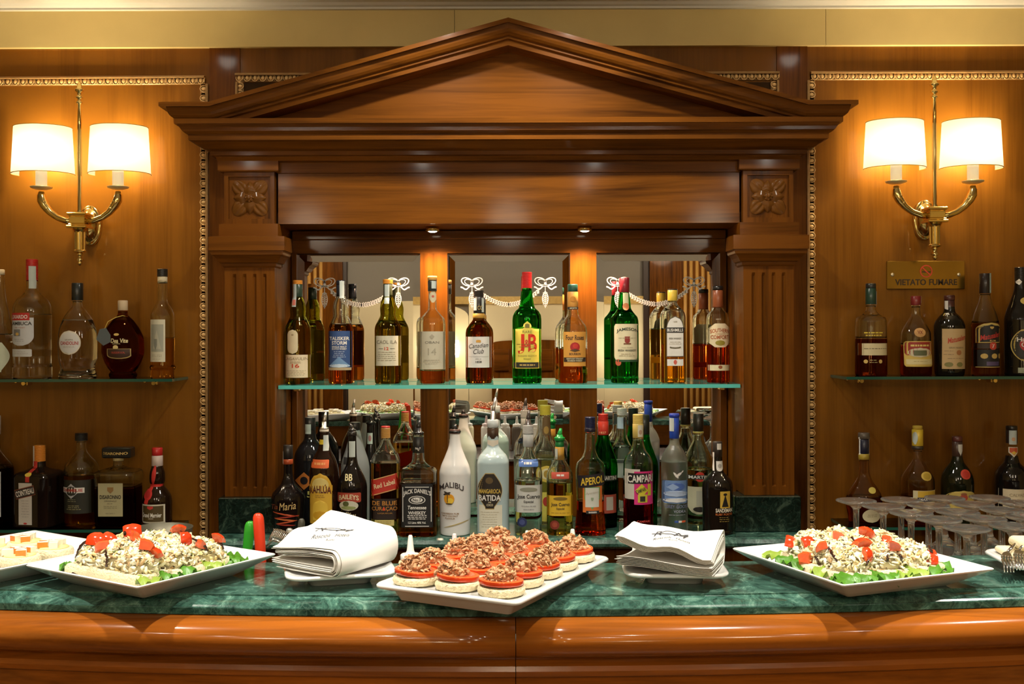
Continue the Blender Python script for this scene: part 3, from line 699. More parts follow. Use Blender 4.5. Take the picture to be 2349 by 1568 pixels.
def bottle(name, label, x, D, zs, base, prof, body=None, glassc=CLEAR, liq=None, level=None, opaque=None, n=2.0, ky=1.0, rot=0.0, caps=(), labels=(), rough=0.0, group=None, cat='bottle', coat=1.0):
    s = D / F; base = CY + (CZ - zs) * F / D - ROLL * (x - CX); ymid = (prof[0][0] + base) / 2; zs = zs + 0.0003; xu, _ = unroll(x, ymid)
    t = local(thing(name, label, cat, (X(xu, D), D, zs), radians(rot), group))
    fn = pchip(prof); top = prof[0][0]
    def zl(y): return (base - y) * s
    def R(z):
        y = base - z / s
        for cp in caps:
            if cp[0] - 0.3 <= y <= cp[1] + 0.3 and cp[4] != 'pour': return (cp[2] + 0.25) * s
        return fn(y) * s
    nexp = lambda z: n if fn(base - z / s) > 0.75 * max(p[1] for p in prof) else min(n, 2.2)
    ys = [top]; 
    key = sorted(p[0] for p in prof)
    while ys[-1] < base - 2:
        nx = [k for k in key if k > ys[-1] + 0.05]; ys.append(min([ys[-1] + 3.0] + nx[:1]))
    zs_ = [zl(y) for y in ys if zl(y) > 0.004][::-1]
    seg = 40 if n < 3 else 48
    m = MB(); r0 = R(0.004)
    def ring(r, z): return superring(r, nexp(z), ky if n < 3 or r > 0.5 * max(p[1] for p in prof) * s else max(ky, 0.85), seg, z)
    zlev = zl(level) if level is not None else None
    rb = [ring(r0 * 0.80, 0.0006), ring(r0 * 0.93, 0.0), ring(r0 * 0.99, 0.0018)]
    rings = rb + [ring(fn(base - z / s) * s, z) for z in zs_]
    zz_ = [0, 0, 0.001] + zs_
    for k in range(len(rings) - 1):
        mi = 1 if (liq is not None and (zlev is None or zz_[k + 1] <= zlev)) else 0
        m.loft([rings[k], rings[k + 1]], mi, smooth=True)
    nv = len(m.v)
    m.add(rings[0] , [tuple(range(seg - 1, -1, -1))], 1 if liq is not None else 0); m.add(rings[-1], [tuple(range(seg))], 0)
    if opaque is None and zlev is not None:           # air above the liquid
        th = 0.0023
        zi = [zlev] + [z for z in zs_ if z > zlev + 0.002 and z < zs_[-1] - 0.001]
        ir = [ring(max(fn(base - z / s) * s - th, 0.35 * fn(base - z / s) * s), z) for z in zi]
        if len(ir) > 1: m.loft(ir, 0, caps=True, smooth=True, flip=True)
    if opaque is not None: mats = [mat(tuple(q * (0.55 if max(opaque) < 0.1 else 1.0) for q in opaque), 0.05 if not rough else rough, 0.0, 0.0, name='dark_glass')] * 2
    else: mats = [glass(tuple(q ** 0.65 for q in glassc), rough), glass(tuple(q ** 0.65 for q in (liq if liq is not None else glassc)), rough)]
    m.build('bottle_body', mats, t)
    for cp in caps:
        y0, y1, hw, col, kind = cp[:5]; m = MB(); z1, z0, r = zl(y0), zl(y1), hw * s
        if kind == 'pour':                            # curved or straight pourer spout
            dx = cp[5] if len(cp) > 5 else 0
            m.lathe([(r * 1.0, z0), (r * 1.15, z0 + 3 * s), (r * 1.15, z0 + 5 * s), (r * 0.7, z0 + 7 * s), (r * 0.62, z0 + (z1 - z0) * 0.45)], (0, 0, 0), 16)
            m.tube([(0, 0, z0 + (z1 - z0) * 0.3), (dx * s * 0.3, 0, z0 + (z1 - z0) * 0.6), (dx * s, 0, z1)], [r * 0.6, r * 0.5, r * 0.26], 10)
            m.build('pourer', mat(col, 0.25, 0.9 if isinstance(col, tuple) and min(col) > 0.5 else 0.0, 0.5, name='pourer'), t); continue
        b = min(0.0015, (z1 - z0) * 0.3)
        if kind == 'bar':                             # wide block stopper
            hy = cp[5] if len(cp) > 5 else 10
            m.box(-r, r, -hy * s, hy * s, z0, z1, bev=0.0025)
        elif kind == 'rib':
            prf = [(r * 0.97, z0)]
            k = 0; z = z0
            while z < z1 - 0.003: prf += [(r, z + 0.0006), (r, z + 0.0022), (r * 0.95, z + 0.0026)]; z += 0.0032
            m.lathe(prf + [(r, z1 - 0.0012), (r * 0.93, z1)], (0, 0, 0), 24, smooth=False)
        else: m.lathe([(r * 0.96, z0), (r, z0 + b * 0.5), (r, z1 - b), (r - b, z1)], (0, 0, 0), 24)
        m.build({'cork': 'cork', 'foil': 'foil_sleeve', 'ring': 'neck_ring'}.get(kind, 'cap'), mat(col, 0.6 if kind == 'cork' else 0.3, 0.0, 0.0 if kind == 'cork' else 0.35, name='cap'), t)
    def surf(xx, z, eps):
        r = R(z); q = min(abs(xx) / r, 0.985); e = nexp(z)
        return (max(-0.985 * r, min(0.985 * r, xx)), -r * ky * (1 - q ** e) ** (1.0 / e) - eps, z)
    def patch(y0, y1, dx, hw, kind, eps, lrot=0.0, nu=12, nv=None):
        nv = nv or max(4, int((y1 - y0) / 3) if kind == 'rect' else 18)
        rows = []; ca, sa = cos(radians(lrot)), sin(radians(lrot)); cy, hh = (y0 + y1) / 2, (y1 - y0) / 2
        for j in range(nv + 1):
            tt = j / nv; w = max(hw * shape_hw(kind, tt), 0.05); row = []
            for i in range(nu + 1):
                u, v = w * (2 * i / nu - 1), hh * (1 - 2 * tt)
                uu, vv = u * ca - v * sa, u * sa + v * ca
                row.append(surf((dx + uu) * s, zl(cy) + vv * s, eps))
            rows.append(row)
        return rows
    for i, lb in enumerate(labels):
        y0, y1, dx, hw, col, kind = lb[:6]; items = lb[6] if len(lb) > 6 else []; opt = lb[7] if len(lb) > 7 else {}
        nm = opt.get('name', 'label'); e0 = 0.0004 + 0.00012 * i + opt.get('eps', 0.0)
        par = t
        if col is not None:
            m = MB(); m.loft(patch(y0, y1, dx, hw, kind, e0, opt.get('rot', 0.0)), closed=False, smooth=True, flip=True)
            par = local(m.build(nm, mat(col, opt.get('rough', 0.55), opt.get('metal', 0.0), 0.0, name='label_paper', var=0.06, vscale=60), t))
        for q, it in enumerate(items):
            st, yc, h, w, c = it[:5]; tx = it[5] if len(it) > 5 else dx; o_ = it[6] if len(it) > 6 else {}
            ep = e0 + 0.0004 + 0.00008 * q
            m = MB()
            if st == '#':
                for yy, hh_, ll, xx_ in yc: m.loft(patch(yy - hh_ / 2, yy + hh_ / 2, xx_, ll / 2, 'rect', ep, 0.0, 2, 1), closed=False, flip=True)
                pn = 'small_print'
            elif st.startswith('@'):
                m.loft(patch(yc - h / 2, yc + h / 2, tx, w / 2, st[1:], ep, o_.get('rot', 0.0), 8, 12), closed=False, smooth=True, flip=True); pn = 'emblem'
            else:
                vs, fs = text_mesh(st, tx * s, zl(yc), w * s, h * s, o_.get('b', 1), o_.get('sh', 0.0), o_.get('rot', 0.0), o_.get('arc', 0.0) * s)
                m.add([surf(a, b, ep) for a, b in vs], fs); pn = 'lettering'
            m.build(pn, mat(c, 0.5, 0.0, 0.0, name='print'), par)
    return t
def fine(y0, n, dy, w, col, h=1.6, dx=0, seed=1):
    """rows of small print too small to read, as broken lines of tiny words"""
    rnd = random.Random(seed + int(y0)); out = []
    for k in range(n):
        ww = w * rnd.uniform(0.7, 1.0); xx = -ww / 2
        while xx < ww / 2 - 2:
            l = rnd.uniform(3, 9); l = min(l, ww / 2 - xx); out.append((y0 + k * dy, h * 0.7, l, dx + xx + l / 2)); xx += l + 1.6
    return [('#', out, 0, 0, col)]
STRIP = (0.55, 0.62, 0.58); TX = {'name': 'tax_strip'}
K, GO, RD, CRE, WH = (0.015, 0.013, 0.012), (0.62, 0.42, 0.12), (0.55, 0.03, 0.02), (0.75, 0.66, 0.42), (0.82, 0.80, 0.74)
G1 = 'whisky bottles on the long glass shelf'; G2 = 'bottles on the marble ledge'; G3 = 'bottles on the wall shelves'
# ---- long glass shelf before the mirrors (depth 2.787)
D1, B1 = 2.787, 878
def malt(x, top, hw, **k):
    p = [(top + 10, 9), (top + 36, 10.5), (top + 52, 16), (top + 66, 18), (top + 80, 17.2), (top + 93, 22), (top + 107, hw - 1.5), (top + 116, hw), (B1 - 8, hw), (B1 - 3, hw - 0.5), (B1, hw - 2)]
    return bottle('whisky_bottle', k.pop('label'), x, D1, ZC, B1, p, group=G1, **k)
OL = (0.60, 0.60, 0.16)
malt(683.5, 643, 29.5, label='olive green whisky bottle with small oval label over a wide cream label reading 16', glassc=OL, liq=(0.40, 0.34, 0.05), level=735,
     caps=[(643, 652, 11, (0.75, 0.30, 0.04), 'rib'), (652, 682, 10.8, (0.02, 0.05, 0.03), 'foil')],
     labels=[(756, 811, -7, 12.5, CRE, 'oval', [('@ell', 768, 4, 6, (0.4, 0.3, 0.15))]), (813, 865, 0, 29.5, (0.80, 0.68, 0.46), 'rect', [('LAGAVULIN', 822, 6.5, 52, (0.28, 0.2, 0.1), 0, {'b': 0}), ('16', 838, 9, 17, (0.6, 0.08, 0.03)), *fine(829, 2, 3.2, 34, (0.45, 0.35, 0.2)), *fine(849, 4, 3.6, 46, (0.5, 0.42, 0.26))]),
             (652, 704, -6, 5, STRIP, 'rect', [('@rect', 694, 13, 8, (0.75, 0.22, 0.16))], TX)])
malt(782, 643, 28.5, label='amber whisky bottle with a dark blue stormy sea label', glassc=CLEAR, liq=(0.72, 0.30, 0.06), level=744,
     caps=[(643, 653, 10.5, (0.015, 0.02, 0.03), 'cap'), (653, 680, 10.2, (0.02, 0.025, 0.035), 'foil')],
     labels=[(759, 843, 0, 27, (0.035, 0.085, 0.24), 'rect', [('TALISKER', 776, 8, 45, WH), ('STORM', 786, 8.5, 34, WH), ('SINGLE MALT', 795, 4, 34, WH), ('SCOTCH WHISKY', 799.8, 4, 34, WH), *fine(806, 4, 4, 30, (0.5, 0.6, 0.75)), ('@tri', 828, 22, 50, (0.16, 0.30, 0.52)), ('@ell', 838, 8, 46, (0.55, 0.66, 0.78)), ('@rect', 845, 6, 52, (0.45, 0.34, 0.20))]),
             (645, 684, 4, 5, STRIP, 'rect', [], TX)])
malt(890, 641, 30.5, label='olive green whisky bottle with pale grey label reading 12', glassc=(0.66, 0.64, 0.18), liq=(0.44, 0.36, 0.06), level=738,
     caps=[(641, 651, 11.5, (0.75, 0.30, 0.04), 'rib'), (651, 682, 10.5, (0.05, 0.06, 0.03), 'foil')],
     labels=[(770, 838, 0, 29.5, (0.66, 0.62, 0.46), 'rect', [('CAOL ILA', 784, 8, 46, (0.16, 0.14, 0.10), 0, {'b': 0}), ('12', 799, 7, 10, (0.6, 0.07, 0.03)), ('@rect', 799, 0.8, 10, K, -13), ('@rect', 799, 0.8, 10, K, 13), *fine(807, 5, 4.6, 50, (0.36, 0.32, 0.22))]),
             (653, 697, -1, 5.5, STRIP, 'rect', [], TX)])
bottle('whisky_bottle', 'clear whisky bottle with plain grey label reading 14 and a wooden stopper', 992, D1, ZC, B1, [(645, 9), (690, 9.5), (708, 10), (722, 20), (732, 28), (745, 30), (870, 30), (878, 28)], glassc=CLEAR, liq=(0.82, 0.42, 0.14), level=850, group=G1,
       caps=[(633, 643, 11, (0.62, 0.34, 0.08), 'cork'), (643, 668, 10.4, (0.03, 0.035, 0.03), 'foil')],
       labels=[(760, 846, 1, 28.5, (0.56, 0.52, 0.40), 'rect', [('OBAN', 785, 5.5, 32, (0.14, 0.13, 0.11), 1, {'b': 0}), ('14', 806, 16, 19, (0.38, 0.35, 0.26), 1, {'b': 0}), ('@dia', 772, 12, 12, (0.40, 0.36, 0.27)), *fine(825, 3, 4, 40, (0.42, 0.38, 0.28))]),
               (668, 694, 2, 9, (0.62, 0.55, 0.36), 'spade', [('@ell', 680, 6, 6, (0.5, 0.12, 0.08))]), (645, 662, 4, 5, STRIP, 'rect', [], TX)])
bottle('whisky_bottle', 'dark amber whisky bottle with black neck and white label in script', 1098.5, D1, ZC, B1, [(682, 10), (720, 12), (732, 13.5), (744, 22), (756, 29), (768, 30.5), (868, 30.5), (878, 28.5)], glassc=(0.86, 0.62, 0.30), liq=(0.52, 0.20, 0.035), level=733, group=G1,
       caps=[(666, 681, 11.8, K, 'rib'), (681, 719, 12.2, (0.02, 0.018, 0.016), 'foil'), (719, 730, 13.8, (0.50, 0.28, 0.05), 'ring')],
       labels=[(772, 842, 0, 28.5, (0.72, 0.70, 0.66), 'rect', [('Canadian', 792, 10, 44, K, 0, {'sh': 0.35, 'b': 0, 'rot': 4}), ('Club', 805, 11, 24, K, 0, {'sh': 0.35, 'b': 0, 'rot': 4}), ('@arch', 782, 6, 11, (0.62, 0.32, 0.05)), ('@rect', 817, 0.7, 46, (0.4, 0.4, 0.4)), ('1858', 829, 4.5, 14, K), *fine(822, 1, 3, 18, (0.4, 0.4, 0.4))]),
               (684, 712, -8, 3.5, STRIP, 'rect', [], TX), (684, 716, 9.5, 2.5, STRIP, 'rect', [], TX), (698, 712, 2, 8, None, 'rect', [('CC', 706, 9, 11, GO, 3, {'b': 0})])])
bottle('whisky_bottle', 'bright green whisky bottle with yellow label and red cap', 1209, D1, ZC, B1, [(661, 11), (685, 14), (705, 18), (714, 27), (724, 32), (735, 33), (862, 33), (870, 33.5), (878, 31.5)], glassc=(0.10, 0.62, 0.14), liq=(0.05, 0.48, 0.06), level=706, group=G1,
       caps=[(624, 661, 11.5, (0.50, 0.02, 0.02), 'rib')],
       labels=[(737, 844, 0, 31.5, (0.80, 0.66, 0.10), 'bump', [('RARE', 761, 6, 21, (0.24, 0.22, 0.05), 0, {'b': 0}), ('J', 788, 44, 15, (0.62, 0.03, 0.01), -14), ('B', 786, 40, 20, (0.62, 0.03, 0.01), 12), ('&', 787, 17, 11, (0.62, 0.05, 0.02), -1), ('@arch', 747, 9, 10, (0.2, 0.17, 0.04)), *fine(789, 2, 6, 54, (0.25, 0.18, 0.03)), ('BLENDED SCOTCH', 815, 4, 42, (0.40, 0.34, 0.06)), ('WHISKY', 822, 4, 18, (0.40, 0.34, 0.06)), ('@rect', 836, 12, 61, (0.03, 0.03, 0.025)), *fine(836, 1, 3, 40, GO, 4)])])
bottle('bourbon_bottle', 'bourbon bottle with orange label bearing a red rose', 1314, D1, ZC, B1, [(668, 10), (700, 12), (722, 14), (738, 24), (750, 31), (765, 33), (840, 32.5), (860, 34), (878, 33)], glassc=CLEAR, liq=(0.74, 0.30, 0.05), level=800, group=G1,
       caps=[(652, 669, 11.8, (0.02, 0.09, 0.06), 'cap'), (669, 708, 12.5, (0.70, 0.33, 0.07), 'foil')],
       labels=[(761, 839, 3, 25.5, (0.72, 0.34, 0.06), 'rect', [('Four Roses', 774, 11, 41, (0.05, 0.025, 0.02)), ('@ell', 795, 21, 22, (0.42, 0.02, 0.02), 3), ('@ell', 793, 11, 12, (0.58, 0.04, 0.03), 4), ('@dia', 803, 7, 24, (0.10, 0.05, 0.02), 3), ('BOURBON', 811, 5, 26, (0.06, 0.03, 0.02)), ('@rect', 824, 10, 50, (0.04, 0.025, 0.02), 3), ('KENTUCKY STRAIGHT', 822, 3.4, 38, CRE), ('BOURBON WHISKEY', 826.5, 3.4, 34, CRE)]),
               (704, 710, 1, 13.2, (0.04, 0.03, 0.03), 'rect', [('IMPORTED', 707, 3, 17, CRE)]), (678, 696, 0, 8, None, 'rect', [('@ell', 686, 13, 13, (0.60, 0.24, 0.03), 0)])])
bottle('whiskey_bottle', 'green irish whiskey bottle with cream label and dark red cap', 1432.5, D1, ZC, B1, [(670, 11), (695, 14), (706, 15), (718, 22), (728, 30), (738, 32), (820, 32.5), (862, 31.5), (870, 32), (878, 30)], glassc=(0.10, 0.66, 0.18), liq=(0.06, 0.46, 0.09), level=712, group=G1,
       caps=[(637, 671, 11.5, (0.24, 0.015, 0.025), 'foil')],
       labels=[(743, 824, 3, 28.5, (0.78, 0.70, 0.46), 'round', [('JAMESON', 758, 9, 50, (0.03, 0.05, 0.03), 4, {'arc': 5}), ('@shield', 779, 15, 12, (0.30, 0.04, 0.03), 3), ('@rect', 788, 3, 17, (0.20, 0.07, 0.03), 3), *fine(775, 1, 3, 46, (0.4, 0.34, 0.2), dx=3), ('Triple Distilled', 797, 3.5, 26, (0.35, 0.3, 0.2), 3, {'sh': 0.3, 'b': 0}), ('IRISH WHISKEY', 803, 4.5, 42, (0.06, 0.07, 0.05), 3), *fine(811, 2, 4, 40, (0.45, 0.38, 0.25), dx=3)]),
               (672, 700, 2, 6.5, (0.66, 0.62, 0.36), 'rect', []), (695, 712, 2, 7.5, (0.62, 0.22, 0.08), 'ell', []), (823, 838, -17, 6, (0.62, 0.12, 0.06), 'ell', []), (824, 829, 4, 28, (0.03, 0.09, 0.04), 'rect', [])])
bottle('whiskey_bottle', 'honey coloured square irish whiskey bottle with yellow cap and arched white label', 1543, D1, ZC, B1, [(688, 9), (698, 11), (706, 18), (718, 26), (728, 28), (878, 28)], glassc=CLEAR, liq=(0.84, 0.56, 0.12), level=755, n=4.5, ky=0.9, group=G1,
       caps=[(665, 690, 11.5, (0.68, 0.48, 0.06), 'cap'), (663, 665.5, 11, (0.03, 0.03, 0.03), 'cap')],
       labels=[(725, 818, 2, 20, (0.10, 0.08, 0.05), 'arch', []), (727, 816, 2, 18.5, WH, 'arch', [('1608', 738, 4, 9, (0.4, 0.35, 0.25)), ('@rect', 757, 12, 42, (0.02, 0.02, 0.02), 2), ('BUSHMILLS', 757, 7, 36, WH), ('IRISH WHISKEY', 776, 4, 28, (0.2, 0.18, 0.14)), *fine(784, 2, 4, 28, (0.5, 0.46, 0.38), dx=2), ('@ell', 796, 6, 26, (0.12, 0.10, 0.05), 2), ('@ell', 794, 4.5, 22, WH, 2)]),
               (823, 838, 2, 18.5, WH, 'rect', [('@spade', 830, 11, 8, (0.66, 0.12, 0.08), 2)]), (663, 698, 11.6, 1.5, WH, 'rect', [], TX)])
bottle('liqueur_bottle', 'whiskey liqueur bottle with black cap and cream hexagonal label', 1647, D1, ZC, B1, [(664, 11.5), (702, 11.5), (712, 15), (722, 24), (734, 26.5), (868, 26.5), (878, 25)], glassc=CLEAR, liq=(0.62, 0.16, 0.03), level=790, group=G1,
       caps=[(656, 665, 12.2, K, 'cap'), (665, 706, 11.8, (0.30, 0.085, 0.03), 'foil')],
       labels=[(742, 796, 0, 25.4, (0.80, 0.68, 0.44), 'hex', [('SOUTHERN', 759, 9, 43, (0.42, 0.10, 0.03), 0, {'arc': 3}), ('COMFORT', 773, 9, 41, (0.42, 0.10, 0.03)), ('@rect', 765.5, 1, 24, (0.45, 0.2, 0.08)), ('@ell', 786, 12, 22, (0.32, 0.26, 0.03))]),
               (836, 849, 0, 25, CRE, 'rect', [('@ell', 841, 8, 9, (0.30, 0.08, 0.02))])])

# ---- marble ledge (front row depth 2.655, back row 2.79)
DA, BA, DBk, BBk = 2.645, 1226, 2.79, 1201
def front(nm, lb, x, prof, **k): return bottle(nm, lb, x, k.pop('D', DA), LZ, BA, prof, group=G2, **k)
def rear(nm, lb, x, prof, **k): return bottle(nm, lb, x, k.pop('D', DBk), LZ, BBk, prof, group=G2, **k)
BLK = (0.012, 0.010, 0.009)
front('liqueur_bottle', 'black onion shaped coffee liqueur bottle with red brush strokes', 661, [(1064, 9.5), (1085, 10), (1108, 16), (1120, 27), (1132, 36), (1145, 38.5), (1175, 37), (1210, 32), (1226, 29)], opaque=(0.014, 0.010, 0.009),
      caps=[(1020, 1052, 11, K, 'foil'), (1052, 1064, 11.3, (0.40, 0.07, 0.02), 'ring')],
      labels=[(1143, 1166, 0, 30, None, 'rect', [('Tia', 1157, 11, 16, (0.25, 0.06, 0.02), -25, {'sh': 0.3, 'b': 0, 'rot': 6}), ('Maria', 1155, 17, 37, (0.72, 0.50, 0.20), 5, {'sh': 0.3, 'b': 0, 'rot': 5})]),
              (1168, 1204, 0, 30, None, 'rect', [('@ell', 1174 + 6 * k, 3.2, 60 - 4 * k, ((0.62, 0.10, 0.03), (0.42, 0.04, 0.02), (0.75, 0.20, 0.05))[k % 3], 2 * (k % 2), {'rot': (-10, 6, -6, 9, -4)[k]}) for k in range(5)]), (1034, 1066, -11, 1.6, WH, 'rect', [], TX)])
rear('cachaca_bottle', 'tall round black bottle with an orange lozenge emblem', 712, [(985, 12), (1005, 14), (1022, 26), (1040, 35), (1056, 37), (1193, 36), (1201, 33)], opaque=(0.022, 0.022, 0.024),
     caps=[(957, 986, 12.5, (0.02, 0.02, 0.02), 'cap')], labels=[(1078, 1118, -8, 23, (0.62, 0.20, 0.03), 'dia', [('@ell', 1097, 18, 18, (0.01, 0.01, 0.015), -8)]), (1122, 1138, -4, 25, None, 'rect', [('51', 1128, 14, 22, (0.55, 0.50, 0.12), 10)]), (972, 994, -3, 7, STRIP, 'rect', [], TX)])
front('liqueur_bottle', 'dark brown coffee liqueur bottle with yellow arch label and steel pourer', 744, [(986, 9.5), (1010, 10.5), (1028, 14), (1050, 25), (1072, 32), (1092, 34), (1200, 33.5), (1208, 29), (1214, 31), (1226, 31)], opaque=(0.028, 0.010, 0.005),
      caps=[(944, 986, 9, (0.72, 0.70, 0.64), 'pour', 4), (984, 990, 10.5, (0.6, 0.55, 0.45), 'ring')],
      labels=[(1051, 1070, -6, 21, (0.70, 0.13, 0.03), 'round', [*fine(1060, 1, 3, 30, (0.80, 0.36, 0.12), 7, dx=-6)]), (1081, 1196, -4, 26, (0.70, 0.42, 0.04), 'arch', [('@ell', 1108, 34, 38, (0.78, 0.62, 0.20), -4), ('@rect', 1115, 13, 54, (0.66, 0.36, 0.03), -4), ('KAHL\u00daA', 1117, 20, 50, (0.10, 0.015, 0.015), -4, {'arc': 3}), *fine(1131, 2, 4, 26, (0.3, 0.16, 0.03), dx=-4), ('@arch', 1165, 46, 34, (0.78, 0.52, 0.06), -4), ('@ell', 1176, 20, 34, (0.62, 0.34, 0.02), -4)]),
              (1007, 1018, -3, 9, (0.70, 0.52, 0.03), 'rect', []), (997, 1032, 6, 6, STRIP, 'rect', [], TX)])
rear('liqueur_bottle', 'silvery flared bottle with dark band standing behind the irish cream', 815, D=2.775, prof=[(985, 11), (1000, 14), (1030, 22), (1060, 31), (1080, 33), (1193, 32), (1201, 30)], opaque=(0.34, 0.36, 0.35), rough=0.25,
     caps=[(968, 986, 12, K, 'cap')], labels=[(1046, 1062, -8, 16, (0.05, 0.05, 0.05), 'rect', [('MI', 1054, 8, 10, WH, -6)])])
front('liqueur_bottle', 'near black irish cream bottle with red arched name band and oval landscape', 808, [(998, 9.5), (1044, 10.5), (1062, 13), (1085, 24), (1104, 32), (1118, 34), (1205, 33.5), (1218, 32.5), (1226, 31)], opaque=(0.016, 0.011, 0.009),
      caps=[(989, 999, 10.8, K, 'cap'), (970, 990, 8, K, 'pour', -6)],
      labels=[(1011, 1047, 1, 7, STRIP, 'rect', [], TX), (1080, 1102, -4, 10, None, 'rect', [('BB', 1091, 15, 17, (0.75, 0.66, 0.36), -4)]),
              (1125, 1147, -4, 27.5, (0.42, 0.06, 0.03), 'round', [('BAILEYS', 1136, 11, 46, (0.85, 0.72, 0.45), -4, {'arc': 4})]), (1143, 1166, -4, 22, (0.62, 0.60, 0.46), 'ell', [('@ell', 1150, 12, 14, (0.10, 0.11, 0.03), -10), ('@ell', 1159, 8, 34, (0.30, 0.34, 0.12), -4)]),
              (1168, 1188, -4, 26, None, 'rect', [('The', 1171, 5, 12, CRE, -4, {'sh': 0.3, 'b': 0}), ('ORIGINAL', 1177, 6.5, 38, CRE, -4), ('Irish Cream', 1184, 4, 27, CRE, -4, {'sh': 0.3})])])
rear('liqueur_bottle', 'slim black bottle with pale tax strip between irish cream and red labelled scotch', 851, D=2.845, prof=[(972, 9), (1010, 10), (1035, 14), (1060, 20), (1193, 20), (1201, 18)], opaque=BLK,
     caps=[(952, 973, 10, K, 'pour')], labels=[(992, 1017, -1, 6, STRIP, 'rect', [('@ell', 1004, 14, 7, (0.45, 0.2, 0.2), -1)], TX)])
front('scotch_bottle', 'square amber scotch bottle with slanted red label and gold cap', 885, [(1003, 10), (1012, 11), (1030, 20), (1046, 29), (1058, 32), (1226, 32)], glassc=CLEAR, liq=(0.84, 0.52, 0.12), level=1060, n=4.0, ky=0.95,
      caps=[(977, 980.5, 10.5, (0.5, 0.03, 0.03), 'cap'), (980.5, 1004, 10.8, (0.52, 0.28, 0.07), 'rib')],
      labels=[(1089, 1125, 0, 33, (0.52, 0.035, 0.02), 'rect', [('Red Label', 1106, 11, 50, (0.85, 0.66, 0.40), 0, {'rot': 15, 'sh': 0.1}), ('@rect', 1089.5, 1.6, 64, (0.70, 0.52, 0.2), 0, {'rot': 15}), ('@rect', 1124, 1.6, 64, (0.70, 0.52, 0.2), 0, {'rot': 15})], {'rot': 15}),
              (1139, 1186, 0, 31, (0.022, 0.012, 0.008), 'rect', [('DE BLUE', 1149, 10, 56, (0.52, 0.22, 0.04), 0), ('CURA\u00c7AO', 1162, 11, 58, (0.48, 0.20, 0.04), 0), ('@ell', 1162, 8, 5, (0.7, 0.06, 0.02), -1), ('LIQUEUR', 1172, 3, 34, (0.42, 0.2, 0.04), 2)]),
              (1187, 1200, 0, 22, (0.62, 0.52, 0.18), 'rect', [*fine(1191, 2, 4, 34, (0.3, 0.24, 0.08))])])
front('whiskey_bottle', 'large square tennessee whiskey bottle with black and white label and black pourer', 960, [(994, 12), (1001, 13), (1003, 11.5), (1036, 13.5), (1056, 15), (1066, 24), (1074, 37), (1082, 42), (1226, 43)], glassc=CLEAR, liq=(0.60, 0.28, 0.07), level=1104, n=6.0, ky=0.96,
      caps=[(962, 996, 11, K, 'pour', 3), (1001, 1038, 12.6, (0.015, 0.015, 0.015), 'foil')],
      labels=[(1104, 1202, 0, 41.5, (0.012, 0.012, 0.012), 'rect', [('JACK DANIEL\'S', 1124, 13, 62, WH, 0, {'arc': 7}), ('@ell', 1140, 19, 38, WH), ('@ell', 1140, 16, 34, (0.012, 0.012, 0.012)), ('@ell', 1140, 12, 26, WH), ('No.7', 1140, 7, 19, (0.02, 0.02, 0.02)), ('Tennessee', 1157, 8.5, 42, WH, 0, {'sh': 0.15}), ('WHISKEY', 1169, 7.5, 40, WH), *fine(1175, 3, 3.8, 46, WH, 2.4), ('1.5 Litre 40% Vol.', 1191, 5, 40, WH), ('@rect', 1150, 78, 1.6, WH, -32), ('@rect', 1150, 78, 1.6, WH, 32), ('@rect', 1199, 1.5, 54, WH), ('@rect', 1111, 1.5, 54, WH)]),
              (1020, 1034, 0, 10, None, 'rect', [('No.7', 1027, 5, 12, WH)])])
front('rum_bottle', 'opaque white coconut rum bottle with palm tree sunset emblem', 1044, [(992, 11.5), (1005, 12), (1020, 14), (1048, 24), (1070, 33), (1086, 36), (1140, 36), (1226, 34)], opaque=(0.80, 0.80, 0.78), rough=0.18,
      caps=[(972, 993, 12, K, 'pour'), (984, 994, 12.6, (0.10, 0.05, 0.04), 'ring')],
      labels=[(1096, 1206, -6, 30, None, 'rect', [('MALIBU', 1112, 13, 56, (0.06, 0.05, 0.05), -7, {'arc': 10}), ('@ell', 1139, 24, 24, (0.80, 0.36, 0.02), -12), ('@ell', 1143, 13, 16, (0.85, 0.58, 0.06), -10), ('@ell', 1127, 5, 18, (0.05, 0.04, 0.03), -17, {'rot': 20}), ('@ell', 1126, 4.5, 16, (0.05, 0.04, 0.03), -17, {'rot': -25}), ('@rect', 1137, 20, 1.8, (0.08, 0.04, 0.02), -16), ('@ell', 1150, 3, 15, (0.05, 0.04, 0.02), -12), ('CARIBBEAN RUM', 1172, 4, 40, (0.30, 0.18, 0.08), -10), ('WITH COCONUT', 1177.5, 4, 36, (0.30, 0.18, 0.08), -10), ('FLAVOUR', 1183, 4, 22, (0.30, 0.18, 0.08), -10)]),
              (1194, 1197, 8, 34, (0.50, 0.40, 0.18), 'ell', [], {'rot': 16})])
